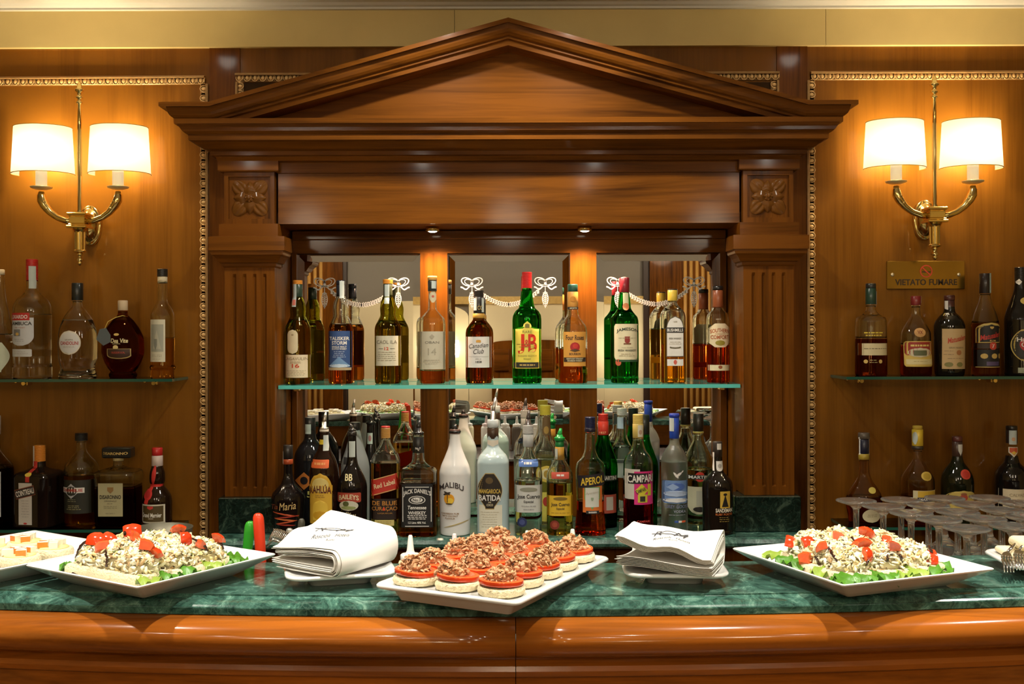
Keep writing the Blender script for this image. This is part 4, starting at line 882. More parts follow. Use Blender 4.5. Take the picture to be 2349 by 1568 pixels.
front('liqueur_bottle', 'pale blue coconut liqueur bottle with black shield label and bent steel spout', 1131, [(982, 12), (1005, 13), (1022, 14), (1036, 24), (1048, 33), (1060, 36.5), (1226, 36.5)], opaque=(0.45, 0.58, 0.60), rough=0.16, n=3.2,
      caps=[(911, 968, 8, (0.74, 0.74, 0.72), 'pour', 7), (962, 980, 13, (0.60, 0.66, 0.66), 'cap'), (980, 1006, 13.2, (0.06, 0.035, 0.02), 'foil')],
      labels=[(1008, 1023, 0, 14, (0.72, 0.66, 0.54), 'tip', []), (1152, 1214, -7, 28, (0.74, 0.72, 0.58), 'rect', [*fine(1168, 7, 5.5, 44, (0.55, 0.50, 0.36), dx=-7), ('@rect', 1201, 6, 3, (0.03, 0.28, 0.06), 8), ('@rect', 1201, 6, 3, (0.03, 0.28, 0.06), 14)]),
              (1080, 1162, -7, 28.5, (0.50, 0.36, 0.12), 'spade', []), (1082, 1160, -7, 27.4, (0.022, 0.016, 0.010), 'spade', [('@ell', 1097, 15, 17, (0.12, 0.08, 0.03), -8), ('MANGAROCA', 1121, 10, 50, (0.66, 0.46, 0.08), -7), ('BATIDA', 1136, 13, 50, WH, -7), ('DE', 1146, 3, 6, CRE, -7), ('COCO', 1152, 5, 15, CRE, -7)])])
CU = [(1008, 11), (1030, 12), (1045, 17), (1062, 27), (1078, 31), (1085, 32), (1226, 31)]
front('tequila_bottle', 'clear silver tequila bottle with blue neck badge and dark pourer', 1212, [(993, 11.5)] + CU, glassc=CLEAR, liq=(0.93, 0.96, 0.92), level=1100, n=3.0,
      caps=[(941, 978, 10, (0.05, 0.04, 0.035), 'pour', 2), (974, 994, 12.5, (0.55, 0.55, 0.53), 'rib'), (994, 1024, 12, (0.45, 0.47, 0.46), 'foil')],
      labels=[(1051, 1067, 0, 22, (0.08, 0.18, 0.48), 'round', [*fine(1059, 1, 3, 26, WH, 7)]), (1108, 1170, 0, 31, (0.62, 0.64, 0.60), 'rect', [('@ell', 1118, 10, 40, (0.28, 0.29, 0.22)), ('Jose Cuervo', 1135, 12, 52, (0.03, 0.03, 0.03)), ('Especial', 1146, 7, 22, (0.05, 0.05, 0.05), 0), ('TEQUILA SILVER', 1156, 3.4, 34, (0.25, 0.25, 0.25)), ('HECHO EN MEXICO', 1163, 3, 24, (0.3, 0.3, 0.3))]), (1181, 1203, -15, 11, (0.02, 0.03, 0.10), 'ell', [('@ell', 1192, 13, 13, (0.06, 0.08, 0.22), -15)])])
rear('gin_bottle', 'tall clear bottle with gold cap and brown neck seal behind the tequilas', 1251, [(950, 12), (990, 13), (1010, 16), (1030, 26), (1045, 31), (1193, 31), (1201, 29)], glassc=CLEAR, liq=(0.92, 0.93, 0.84), level=1052,
     caps=[(929, 951, 12.8, (0.66, 0.52, 0.06), 'rib')], labels=[(952, 1000, 2, 9, (0.16, 0.085, 0.03), 'oval', [('@ell', 985, 18, 12, (0.42, 0.24, 0.06), 2)]), (1064, 1102, 2, 19, (0.74, 0.56, 0.10), 'ell', [('@ell', 1083, 26, 26, (0.80, 0.74, 0.45), 2), ('@ell', 1083, 18, 14, (0.45, 0.30, 0.05), 2)]), (1124, 1190, 2, 26, (0.72, 0.66, 0.12), 'rect', [('@ell', 1145, 22, 18, (0.5, 0.05, 0.04), 2)])])
front('tequila_bottle', 'golden tequila bottle with yellow label and green plastic pourer', 1284, [(1024, 9), (1040, 10), (1056, 14), (1072, 24), (1084, 29), (1092, 30), (1226, 30)], glassc=CLEAR, liq=(0.86, 0.72, 0.24), level=1105, n=3.0, 
      caps=[(982, 1008, 11, (0.01, 0.30, 0.05), 'pour', 3), (1003, 1010, 12, (0.01, 0.26, 0.05), 'cap'), (1010, 1024, 10, (0.01, 0.20, 0.05), 'cap'), (1024, 1054, 10.5, (0.58, 0.32, 0.05), 'foil')],
      labels=[(1079, 1094, 0, 20, (0.62, 0.10, 0.06), 'round', [*fine(1086, 1, 3, 22, WH, 6)]), (1132, 1178, 0, 29, (0.72, 0.46, 0.03), 'rect', [('@ell', 1139, 8, 32, (0.22, 0.14, 0.02)), ('Jose Cuervo', 1153, 10, 42, (0.03, 0.025, 0.02)), ('Especial', 1162, 6, 18, (0.05, 0.04, 0.02)), *fine(1171, 1, 3, 48, (0.35, 0.22, 0.03))]), (1188, 1209, -13, 10.5, (0.20, 0.025, 0.012), 'ell', [('@ell', 1198, 12, 12, (0.32, 0.06, 0.03), -13)]), (1028, 1052, -8, 3, STRIP, 'rect', [], TX)])
front('aperitif_bottle', 'flared red orange aperitif bottle with navy cap and black name band', 1354, [(989, 10.5), (1000, 11.5), (1030, 13), (1048, 19), (1062, 31), (1078, 34), (1100, 33.5), (1160, 31.5), (1195, 34), (1226, 36)], glassc=(0.94, 0.95, 0.93), liq=(0.95, 0.17, 0.03), level=1148,
      caps=[(956, 980, 12, (0.012, 0.016, 0.06), 'rib'), (980, 990, 12.6, (0.015, 0.012, 0.03), 'ring')],
      labels=[(1110, 1170, 3, 22, (0.70, 0.18, 0.03), 'rect', []), (1112, 1163, 2, 17.5, (0.14, 0.40, 0.12), 'tip', []), (1114, 1158, 2, 15.5, (0.72, 0.74, 0.66), 'rect', [('Aperitivo', 1126, 7, 30, (0.5, 0.46, 0.36), 2, {'sh': 0.3, 'b': 0, 'rot': 8}), ('@tip', 1140, 8, 6, (0.35, 0.45, 0.3), 2)]),
              (1084, 1112, 1, 31, (0.022, 0.018, 0.025), 'rect', [('APEROL', 1098, 17, 54, (0.85, 0.60, 0.06), 2, {'rot': 8, 'sh': 0.15})], {'rot': 7}), (1166, 1173, 3, 15, (0.02, 0.02, 0.02), 'rect', [('BARBIERI', 1169.5, 3.5, 18, WH, 3)])])
rear('vermouth_bottle', 'green vermouth bottle with bright red cap and neck', 1384, D=2.742, prof=[(995, 12), (1010, 15), (1040, 26), (1060, 32), (1078, 33), (1120, 31), (1175, 32), (1201, 31)], glassc=(0.05, 0.55, 0.10), liq=(0.02, 0.05, 0.02), level=1120,
     caps=[(949, 965, 11.8, (0.58, 0.03, 0.02), 'rib'), (965, 997, 12.4, (0.66, 0.05, 0.03), 'foil')], labels=[(988, 994, 0, 11, None, 'rect', [('1827', 991, 5, 16, (0.85, 0.4, 0.2), -2)]), (1086, 1099, 14, 17, (0.02, 0.03, 0.02), 'rect', [('MARTINI', 1092, 9, 32, WH, 12)]), (1130, 1172, 10, 18, (0.5, 0.1, 0.06), 'rect', [('@rect', 1150, 30, 16, (0.6, 0.58, 0.5), 12)])])
rear('vodka_bottle', 'slim clear bottle with pale blue strip between the green bottles', 1427, D=2.83, prof=[(950, 11), (1000, 12), (1015, 17), (1030, 25), (1042, 27), (1193, 27), (1201, 25)], glassc=CLEAR, liq=(0.90, 0.94, 0.93), level=1025,
     caps=[(936, 952, 11.5, (0.60, 0.62, 0.60), 'rib')], labels=[(956, 982, -5, 7, (0.40, 0.52, 0.66), 'rect', [], TX), (1050, 1092, -2, 22, (0.52, 0.60, 0.56), 'rect', [('@rect', 1055, 7, 40, (0.1, 0.13, 0.14), -2)])])
rear('vermouth_bottle', 'green bottle with black capsule standing behind the red bitter', 1478, D=2.768, prof=[(995, 11.5), (1012, 14), (1040, 24), (1062, 31), (1080, 32), (1175, 29), (1201, 30)], glassc=(0.05, 0.55, 0.10), liq=(0.03, 0.36, 0.06), level=1130,
     caps=[(951, 996, 12.3, (0.02, 0.025, 0.02), 'foil')])
front('bitter_bottle', 'deep red bitter bottle with white on black name band and magenta label', 1464, [(1003, 12), (1015, 13), (1032, 18), (1048, 29), (1062, 33.5), (1075, 34), (1226, 34)], glassc=(0.93, 0.96, 0.92), liq=(0.70, 0.025, 0.03), level=1142,
      caps=[(950, 971, 12, (0.70, 0.54, 0.14), 'rib'), (971, 1004, 12.6, (0.55, 0.42, 0.12), 'foil')],
      labels=[(1072, 1140, -16, 16, (0.62, 0.60, 0.52), 'rect', []), (1077, 1152, 9, 22, (0.72, 0.03, 0.22), 'rect', [('@dia', 1120, 30, 30, (0.66, 0.60, 0.04), 4), ('@rect', 1119, 26, 8, (0.66, 0.56, 0.03), 22), ('@rect', 1138, 18, 22, (0.62, 0.56, 0.05), 6), ('@rect', 1139, 12, 12, (0.03, 0.03, 0.02), 6), ('CAMPARI', 1120, 9, 24, (0.04, 0.03, 0.02), 2, {'rot': 20})]),
              (1081, 1105, 2, 32, (0.015, 0.013, 0.012), 'rect', [('CAMPARI', 1093, 17, 58, WH, 2, {'rot': 2})]), (974, 1001, 4, 6, (0.66, 0.64, 0.5), 'rect', [('@ell', 990, 11, 8, (0.45, 0.3, 0.2), 4)], TX), (1186, 1194, 8, 16, None, 'rect', [('CAMPARI', 1190, 5, 30, (0.55, 0.06, 0.05), 8)])])
front('vodka_bottle', 'frosted white vodka bottle with blue capsule and painted blue mountains', 1547, [(1005, 10.5), (1018, 12), (1030, 20), (1044, 27), (1056, 30), (1215, 30), (1226, 27)], glassc=(0.93, 0.95, 0.94), liq=(0.90, 0.93, 0.92), level=1058, rough=0.32,
      caps=[(948, 956, 12, (0.02, 0.05, 0.40), 'cap'), (956, 1005, 11.2, (0.02, 0.07, 0.45), 'foil')],
      labels=[(1098, 1150, 0, 29, (0.16, 0.28, 0.55), 'round', [('@ell', 1112, 18, 40, (0.08, 0.16, 0.48)), ('@dia', 1113, 16, 30, (0.30, 0.44, 0.72), -8), ('@ell', 1128, 14, 54, (0.42, 0.54, 0.75)), ('@ell', 1143, 10, 56, (0.72, 0.76, 0.78))]), (1073, 1096, 3, 20, None, 'rect', [('@ell', 1085, 6, 17, WH, 5, {'rot': 35}), ('@ell', 1086, 5, 17, WH, -1, {'rot': -50}), ('@ell', 1078, 3, 7, WH, 14, {'rot': 40})]),
              (1150, 1206, 0, 28, None, 'rect', [('GREY GOOSE', 1157, 8, 54, (0.16, 0.18, 0.30), 2), ('VODKA', 1168, 6, 29, (0.3, 0.32, 0.42), 8), *fine(1176, 1, 3, 46, (0.35, 0.36, 0.42), dx=2), ('@rect', 1191, 4.5, 9, (0.03, 0.08, 0.35), 0), ('@rect', 1191, 4.5, 7, WH, 8.5), ('@rect', 1191, 4.5, 9, (0.7, 0.12, 0.04), 17)]), (958, 988, -7, 4.5, STRIP, 'rect', [], TX)])
rear('vermouth_bottle', 'pale green clear vermouth bottle with black capsule beside the port', 1602, [(992, 11.5), (1008, 13), (1030, 22), (1052, 31), (1070, 33), (1130, 31), (1175, 32), (1201, 31)], glassc=(0.90, 0.95, 0.86), liq=(0.80, 0.88, 0.58), level=1075,
     caps=[(948, 992, 12, (0.02, 0.016, 0.012), 'foil'), (988, 993, 12.6, (0.5, 0.4, 0.1), 'ring')], labels=[(1078, 1101, -2, 11, (0.62, 0.05, 0.03), 'ell', []), (1085, 1095, -2, 27, (0.02, 0.025, 0.02), 'rect', [('MARTINI', 1090, 7, 48, WH, -2)]), (1112, 1174, -4, 24, (0.62, 0.60, 0.42), 'shield', [('@rect', 1138, 34, 20, (0.48, 0.48, 0.38), 0), ('@ell', 1163, 12, 30, (0.03, 0.025, 0.02), -2)])])
front('port_bottle', 'black port bottle with gold panel showing a dark cloaked figure', 1646, [(1046, 10.5), (1062, 11.5), (1080, 14), (1092, 24), (1104, 33), (1118, 35), (1212, 34), (1218, 35.5), (1226, 33.5)], opaque=(0.016, 0.012, 0.009),
      caps=[(1012, 1047, 11.2, (0.03, 0.022, 0.018), 'foil')],
      labels=[(1016, 1030, 2, 5, (0.75, 0.72, 0.66), 'rect', []), (1056, 1079, 3, 8, WH, 'shield', [('@ell', 1067, 10, 9, (0.4, 0.4, 0.38), 3)]), (1036, 1078, -10.5, 1.6, WH, 'rect', [], TX), (1122, 1160, 11, 12, (0.62, 0.40, 0.05), 'rect', [('@ell', 1129, 6, 9, (0.015, 0.012, 0.01), 11), ('@tri', 1143, 28, 16, (0.015, 0.012, 0.01), 11)]), (1160, 1196, 9, 24, None, 'rect', [('SANDEMAN', 1165, 9, 40, (0.85, 0.78, 0.62), 9), ('RUBY PORTO', 1174, 5, 40, (0.55, 0.14, 0.03), 9), *fine(1181, 3, 4.5, 26, (0.42, 0.28, 0.06), dx=9)])])

# ---- wall shelves (depth 2.675)
DS = 2.675; BU, BL = CY + 0.113 * F / DS, CY + 0.481 * F / DS
def lift(y, x): return y + ROLL * (x - CX)
def wallb(nm, lb, x, up, base, prof, **k):
    """prof, caps and labels are given with the photographed foot of the bottle at y = base"""
    return bottle(nm, lb, x, DS, ZU if up else ZL, base, prof, group=G3, **k)
wallb('liqueur_bottle', 'tapering clear bottle with a pale wavy label beside the sambuca', 0, True, 865, [(622, 10), (650, 11), (690, 15), (740, 24), (790, 33), (860, 35), (865, 33)], glassc=CLEAR, liq=(0.90, 0.92, 0.86), level=768,
      caps=[(618, 630, 10.5, (0.62, 0.52, 0.34), 'cork')], labels=[(785, 852, 10, 20, (0.58, 0.62, 0.46), 'spade', [('@dia', 815, 26, 14, (0.03, 0.03, 0.03), -2)])])
wallb('sambuca_bottle', 'clear sambuca bottle with red cap and white shield label', 74, True, 865, [(640, 12.5), (660, 13), (673, 18), (688, 34), (705, 41), (720, 42), (835, 41), (842, 43), (865, 43)], glassc=CLEAR, liq=(0.94, 0.95, 0.92), level=722,
      caps=[(595, 643, 13.2, (0.58, 0.03, 0.025), 'rib')], labels=[(611, 662, 5, 7, STRIP, 'rect', [], TX), (729, 792, -10, 30, (0.62, 0.63, 0.64), 'shield', [('SAMBUCA', 742, 8, 54, (0.03, 0.03, 0.03), -10), ('dei Cesari', 751, 3.5, 26, (0.5, 0.2, 0.15), -10, {'sh': 0.3, 'b': 0}), ('@rect', 763, 15, 18, (0.22, 0.22, 0.22), -18), ('@ell', 766, 7, 9, (0.72, 0.46, 0.12), -17), *fine(778, 2, 4, 30, (0.4, 0.4, 0.4), dx=-12)]), (718, 735, -15, 27, (0.52, 0.03, 0.02), 'rect', [('LUXARDO', 727, 8.5, 46, WH, -15)]), (800, 817, -11, 27, (0.60, 0.60, 0.58), 'round', [*fine(806, 2, 4, 40, (0.45, 0.42, 0.4), dx=-11)])])
wallb('grappa_bottle', 'clear dome shaped grappa bottle with round white label and black cap', 178, True, 866, [(688, 10.5), (702, 12), (715, 22), (735, 34), (760, 42), (790, 44), (820, 43), (846, 38), (852, 40), (866, 44)], glassc=CLEAR, liq=(0.95, 0.95, 0.92), level=735, ky=0.8,
      caps=[(649, 689, 12.8, (0.012, 0.016, 0.014), 'foil')], labels=[(758, 813, -6, 26, (0.72, 0.66, 0.52), 'ell', [('@ell', 785.5, 50, 48, (0.70, 0.69, 0.66), -6), ('GRAPPA', 779, 3.4, 20, (0.25, 0.22, 0.18), -6), ('CANDOLINI', 786.5, 8, 43, (0.42, 0.03, 0.03), -6), ('BIANCA', 795, 4, 26, (0.5, 0.48, 0.42), -6)]), (651, 664, -5, 8, STRIP, 'rect', [], TX)])
bt_ = wallb('brandy_bottle', 'squat onion shaped dark amber brandy bottle with cork and grey hang tag', 282, True, 865, [(712, 10.5), (722, 12), (735, 24), (755, 38), (780, 47), (805, 48), (825, 43), (845, 33), (852, 28), (858, 32), (865, 30)], glassc=(0.62, 0.32, 0.10), liq=(0.34, 0.095, 0.02), level=728, ky=0.75,
      caps=[(689, 712, 11, (0.62, 0.48, 0.30), 'cork')], labels=[(764, 776, -3, 7, None, 'rect', [('@ell', 767, 6, 12, GO, -3)]), (776, 788, 2, 26, None, 'rect', [('Dea Vite', 781, 10, 38, (0.80, 0.68, 0.36), 4, {'sh': 0.1}), ('GRAPPA', 788, 3, 18, (0.5, 0.42, 0.2), -2)]), (791, 801, -4, 6, (0.75, 0.58, 0.24), 'ell', []), (799, 822, 2, 27, (0.42, 0.30, 0.10), 'shield', [('@shield', 810, 20, 50, (0.05, 0.018, 0.008), 2), ('RISERVA', 808, 4.5, 30, (0.38, 0.05, 0.03), 2)])])
k_ = DS / F
m = MB(); hx = [(-46, 778), (-38, 755), (-24, 752), (-14, 768), (-14, 784), (-30, 792)]
bz_ = CY + 0.113 * F / DS - ROLL * (282 - CX)
m.loft([[(a * k_, y, (bz_ - b_) * k_) for a, b_ in hx] for y in (-0.0435, -0.0425)], caps=True, flip=True); m.build('hang_tag', mat((0.10, 0.12, 0.12), 0.6, name='grey_card'), bt_)
m = MB(); m.tube([(-27 * k_, -0.0430, (bz_ - 754) * k_), (-22 * k_, -0.036, (bz_ - 738) * k_), (-9 * k_, -0.020, (bz_ - 728) * k_), (4 * k_, -0.0125, (bz_ - 724) * k_), (12 * k_, -0.004, (bz_ - 727) * k_)], 0.0009, 6); m.build('tag_string', mat((0.62, 0.46, 0.08), 0.6, name='yellow_cord'), bt_)
wallb('oil_style_bottle', 'slim clear bottle with tall picture label and black topped stopper', 373, True, 865, [(645, 11), (690, 11.5), (700, 16), (712, 23), (725, 26.5), (838, 27), (842, 29), (848, 27), (865, 27)], glassc=CLEAR, liq=(0.88, 0.60, 0.20), level=775,
      caps=[(617, 634, 12, (0.02, 0.018, 0.015), 'rib'), (634, 648, 11, (0.66, 0.56, 0.36), 'cork')], labels=[(733, 829, -5, 18.5, (0.64, 0.60, 0.44), 'rect', [('@rect', 775, 62, 30, (0.36, 0.36, 0.28), -5), ('@tri', 778, 44, 20, (0.46, 0.45, 0.34), -5), ('@tip', 790, 26, 8, (0.24, 0.25, 0.2), -8), ('ELISI', 815, 6, 22, (0.42, 0.38, 0.26), -5, {'b': 0}), *fine(823, 1, 3, 24, (0.45, 0.4, 0.3), dx=-5)])])
wallb('liqueur_bottle', 'dark bottle with pale framed label beside the square orange liqueur', -14, False, 1198, [(995, 13), (1030, 14), (1050, 26), (1068, 40), (1085, 42), (1198, 42)], glassc=(0.8, 0.74, 0.6), liq=(0.06, 0.03, 0.015), level=1070,
      caps=[(953, 996, 15, (0.62, 0.60, 0.56), 'foil')], labels=[(1078, 1180, 0, 30, (0.50, 0.52, 0.50), 'rect', [('@rect', 1155, 1.2, 54, K, 0), ('@rect', 1084, 1.2, 54, K, 0), ('S', 1100, 12, 9, (0.42, 0.05, 0.04), 16, {'sh': 0.3})]), (1038, 1052, 6, 12, WH, 'dia', [])])
wallb('liqueur_bottle', 'square black bottled orange liqueur with orange cap and slanted name banner', 91, False, 1203, [(1057, 13), (1070, 14), (1076, 28), (1084, 42), (1092, 45), (1203, 45)], opaque=(0.018, 0.010, 0.007), n=7, ky=0.95, rot=-10,
      caps=[(1021, 1058, 13, (0.66, 0.24, 0.03), 'rib')], labels=[(1022, 1068, -9, 4, WH, 'rect', [], TX), (1056, 1100, -2, 5, (0.50, 0.03, 0.02), 'rect', []), (1079, 1088, -2, 8, (0.70, 0.48, 0.06), 'ell', []), (1102, 1196, -7, 16.5, (0.58, 0.54, 0.46), 'rect', [*fine(1142, 7, 6, 22, (0.35, 0.32, 0.28), dx=-7), ('@ell', 1193, 4, 9, (0.5, 0.03, 0.03), -7)]), (1112, 1134, -8, 25, (0.20, 0.05, 0.02), 'rect', [('@rect', 1123, 18, 48, (0.02, 0.015, 0.012), -8, {'rot': 14}), ('COINTREAU', 1123, 13, 46, (0.85, 0.80, 0.70), -8, {'rot': 14})], {'rot': 14})])
wallb('liqueur_bottle', 'round shouldered honey liqueur bottle with black cap and dark green label', 187, False, 1205, [(1009, 10), (1032, 12), (1048, 22), (1060, 33), (1072, 37.5), (1085, 38), (1198, 37), (1205, 36)], glassc=CLEAR, liq=(0.66, 0.42, 0.08), level=1088,
      caps=[(993, 1010, 14, (0.012, 0.012, 0.012), 'rib')], labels=[(1096, 1172, 0, 36, (0.020, 0.020, 0.012), 'rect', [('@dia', 1121, 34, 40, (0.45, 0.45, 0.45), -9), ('@ell', 1121, 22, 26, (0.03, 0.03, 0.02), -9), ('@rect', 1119, 12, 54, (0.75, 0.72, 0.64), -7), ('DRAMBUIE', 1119, 7, 48, (0.45, 0.04, 0.02), -7), *fine(1140, 2, 4, 22, (0.3, 0.28, 0.16), dx=-8), *fine(1154, 3, 4, 34, (0.4, 0.36, 0.16), dx=-4)])])
wallb('almond_liqueur_bottle', 'square textured glass almond liqueur bottle with wide black stopper', 272, False, 1203, [(1052, 11), (1068, 12), (1074, 30), (1080, 46), (1088, 48), (1110, 46), (1203, 46)], glassc=CLEAR, liq=(0.18, 0.05, 0.015), level=1114, n=7, ky=0.8,
      caps=[(1025, 1049, 33, (0.014, 0.013, 0.010), 'bar', 16), (1048, 1056, 12, (0.55, 0.45, 0.2), 'ring')], labels=[(1103, 1178, -5, 28, (0.42, 0.38, 0.20), 'rect', [('@tip', 1119, 14, 14, (0.28, 0.16, 0.05), -5), ('DISARONNO', 1134, 9, 48, (0.03, 0.025, 0.02), -5), ('ORIGINALE', 1143, 3.5, 28, (0.2, 0.17, 0.1), -5), *fine(1149, 1, 3, 20, (0.2, 0.17, 0.1), dx=-5), *fine(1155, 2, 4, 34, (0.25, 0.22, 0.12), dx=-5), *fine(1171, 1, 3, 24, (0.25, 0.22, 0.12), dx=-5)]), (1029, 1045, 0, 30, None, 'rect', [('DISARONNO', 1037, 6, 56, GO)], {'eps': 0.002})])
wallb('liqueur_bottle', 'pot bellied orange cognac liqueur bottle with red cap, ribbon and wax seal', 361, False, 1204, [(1043, 10.5), (1066, 12), (1085, 17), (1100, 17.5), (1112, 15), (1122, 22), (1138, 31), (1152, 33), (1190, 33), (1198, 31), (1204, 32)], opaque=(0.030, 0.013, 0.006),
      caps=[(1026, 1044, 12, (0.52, 0.02, 0.02), 'cap'), (1044, 1068, 12.6, (0.62, 0.50, 0.44), 'foil')], labels=[(1066, 1112, -3, 5, (0.58, 0.03, 0.02), 'spade', [], {'rot': -6}), (1108, 1114, 0, 16, (0.58, 0.03, 0.02), 'rect', []), (1113, 1152, -13, 5, (0.58, 0.03, 0.02), 'rect', [], {'rot': -14}), (1118, 1143, -14, 11, (0.52, 0.025, 0.02), 'ell', [('@ell', 1130, 15, 13, (0.36, 0.015, 0.012), -14)]), (1152, 1195, -4, 29, (0.66, 0.60, 0.46), 'rect', [('@rect', 1173, 36, 52, (0.085, 0.055, 0.015), -4), ('Grand Marnier', 1176, 10, 46, (0.80, 0.76, 0.66), -4), ('@tip', 1160, 8, 14, (0.6, 0.05, 0.04), -6), ('LIQUEUR', 1184, 3, 12, (0.6, 0.52, 0.4), -4)])])
# right wall, upper shelf
wallb('rum_bottle', 'square shouldered rum bottle with dark green neck and plain cream band', 1998, True, 861, [(698, 10.5), (712, 12), (722, 20), (728, 30), (736, 33), (750, 33.5), (861, 34)], glassc=CLEAR, liq=(0.34, 0.10, 0.03), level=775, n=2.6,
      caps=[(650, 661, 11.5, (0.02, 0.022, 0.02), 'cap'), (661, 698, 12, (0.015, 0.05, 0.03), 'foil')], labels=[(787, 814, 0, 33.4, (0.66, 0.56, 0.32), 'rect', [*fine(799, 1, 4, 56, (0.2, 0.16, 0.08), 2.4)]), (755, 772, -2, 20, None, 'rect', [*fine(763, 2, 6, 42, (0.66, 0.48, 0.04), 4, dx=-4)]), (822, 838, -6, 20, None, 'rect', [('@ell', 828, 9, 8, GO, -22), ('@ell', 828, 9, 8, GO, 10), *fine(825, 2, 5, 18, (0.5, 0.42, 0.2), dx=-6)]), (668, 704, 11.5, 2, WH, 'rect', [], TX)])
wallb('rum_bottle', 'bell shaped rum bottle with dark red cap and red and gold label', 2101, True, 861, [(700, 9.5), (722, 11), (735, 18), (750, 27), (765, 33), (800, 34), (840, 36), (861, 35)], glassc=CLEAR, liq=(0.42, 0.13, 0.035), level=790, ky=0.8,
      caps=[(679, 700, 11.5, (0.22, 0.02, 0.02), 'foil')], labels=[(752, 773, 0, 13, (0.62, 0.34, 0.12), 'ell', [('VX', 762, 8, 12, (0.25, 0.05, 0.02))]), (782, 840, 0, 32, (0.66, 0.46, 0.10), 'round', [('@round', 799, 30, 60, (0.34, 0.03, 0.02)), ('@ell', 808, 22, 52, (0.62, 0.54, 0.36)), ('@round', 809, 12, 30, (0.12, 0.13, 0.06)), *fine(792, 1, 3, 44, (0.72, 0.56, 0.16), 6), ('@rect', 829, 12, 58, (0.72, 0.60, 0.30)), *fine(828, 1, 3, 40, (0.4, 0.3, 0.1))]), (679, 696, 11.4, 2, WH, 'rect', [], TX)])
wallb('rum_bottle', 'black rum bottle with large parchment label in red script', 2178, True, 861, [(698, 11), (715, 13), (725, 22), (738, 31), (750, 34), (850, 33), (861, 31)], opaque=(0.016, 0.013, 0.008),
      caps=[(677, 689, 12, (0.08, 0.02, 0.014), 'cap'), (689, 718, 11.6, (0.06, 0.016, 0.012), 'foil')], labels=[(754, 845, 3, 29, (0.58, 0.40, 0.19), 'rect', [('Matusalem', 777, 12, 46, (0.50, 0.05, 0.02), 5, {'sh': 0.4, 'rot': 12}), ('GRAN RESERVA', 797, 4, 34, (0.25, 0.18, 0.08), 3), ('@ell', 808, 12, 12, (0.40, 0.16, 0.05), 8), *fine(804, 2, 8, 20, (0.3, 0.2, 0.1), dx=-14), *fine(821, 1, 4, 40, (0.3, 0.2, 0.1), dx=3), ('@ell', 835, 11, 17, (0.22, 0.20, 0.06), -14), ('@ell', 835, 11, 15, (0.22, 0.20, 0.06), 10)]), (690, 722, -10, 3, WH, 'rect', [], TX)])
wallb('rum_bottle', 'slender rum bottle with black labels, red script and a red seven badge', 2260, True, 860, [(672, 11), (690, 14), (710, 21), (730, 27), (745, 30), (860, 30)], glassc=CLEAR, liq=(0.60, 0.28, 0.08), level=740,
      caps=[(627, 673, 12.5, (0.022, 0.014, 0.012), 'foil')], labels=[(740, 786, 1, 28.5, (0.60, 0.44, 0.12), 'arch', [('@arch', 764, 40, 54, (0.014, 0.013, 0.012), 1), ('Matusalem', 770, 12, 50, (0.55, 0.04, 0.03), 2, {'sh': 0.4, 'rot': 12}), ('RUM', 781, 4, 14, GO, 4), ('@tip', 752, 6, 9, GO, 2)]), (787, 799, 0, 29.5, (0.05, 0.03, 0.02), 'rect', [('@hex', 793, 17, 16, (0.55, 0.06, 0.03), 5), ('7', 793, 9, 6, WH, 5)]), (801, 840, 0, 29.5, (0.016, 0.014, 0.013), 'rect', [('@ell', 816, 12, 14, GO, -14), ('@ell', 816, 12, 14, GO, 8), ('@ell', 816, 12, 8, GO, 23), ('@rect', 833, 9, 30, (0.10, 0.07, 0.16), 5), ('@rect', 841, 1.5, 56, GO)]), (627, 672, 8, 3, (0.4, 0.5, 0.45), 'rect', [], TX)])
wallb('rum_bottle', 'tall black rum bottle with round red badge', 2341, True, 859, [(645, 12), (665, 14), (690, 22), (715, 31), (735, 35), (859, 35)], opaque=(0.014, 0.011, 0.008),
      caps=[(613, 646, 12.5, (0.014, 0.012, 0.01), 'rib')], labels=[(752, 830, 0, 31, (0.55, 0.40, 0.10), 'ell', [('@ell', 791, 74, 59, (0.022, 0.018, 0.012)), ('@ell', 789, 34, 34, (0.50, 0.03, 0.025)), ('Havana', 778, 10, 44, (0.82, 0.78, 0.68)), ('Club', 790, 11, 28, (0.82, 0.78, 0.68)), ('@tip', 766, 12, 10, GO)]), (682, 700, 4, 14, (0.50, 0.36, 0.08), 'ell', [('7', 690, 12, 8, (0.04, 0.03, 0.02), 4)]), (842, 854, 2, 22, (0.36, 0.38, 0.26), 'rect', [*fine(848, 1, 3, 30, (0.1, 0.1, 0.08), 4, dx=2)]), (640, 654, -8, 6, WH, 'dia', [])])
# right wall, lower shelf
wallb('cognac_bottle', 'decanter shaped cognac bottle with navy neck foil and round gold seal', 1982, False, 1200, [(1052, 12), (1085, 13), (1100, 18), (1118, 30), (1135, 39), (1150, 41), (1185, 36), (1200, 34)], glassc=(0.9, 0.8, 0.68), liq=(0.38, 0.13, 0.03), level=1138, ky=0.8,
      caps=[(992, 1006, 13, (0.10, 0.08, 0.06), 'cap'), (1006, 1040, 11.5, (0.015, 0.018, 0.04), 'foil'), (1040, 1053, 12.4, (0.42, 0.30, 0.04), 'ring')], labels=[(1114, 1128, 11, 9, (0.62, 0.50, 0.10), 'ell', []), (1162, 1194, 10, 23, (0.62, 0.54, 0.34), 'ell', [*fine(1176, 2, 4, 28, (0.3, 0.24, 0.12), dx=10)]), (1002, 1042, -11.5, 2, WH, 'rect', [], TX), (1002, 1042, 11.5, 2, WH, 'rect', [], TX)])
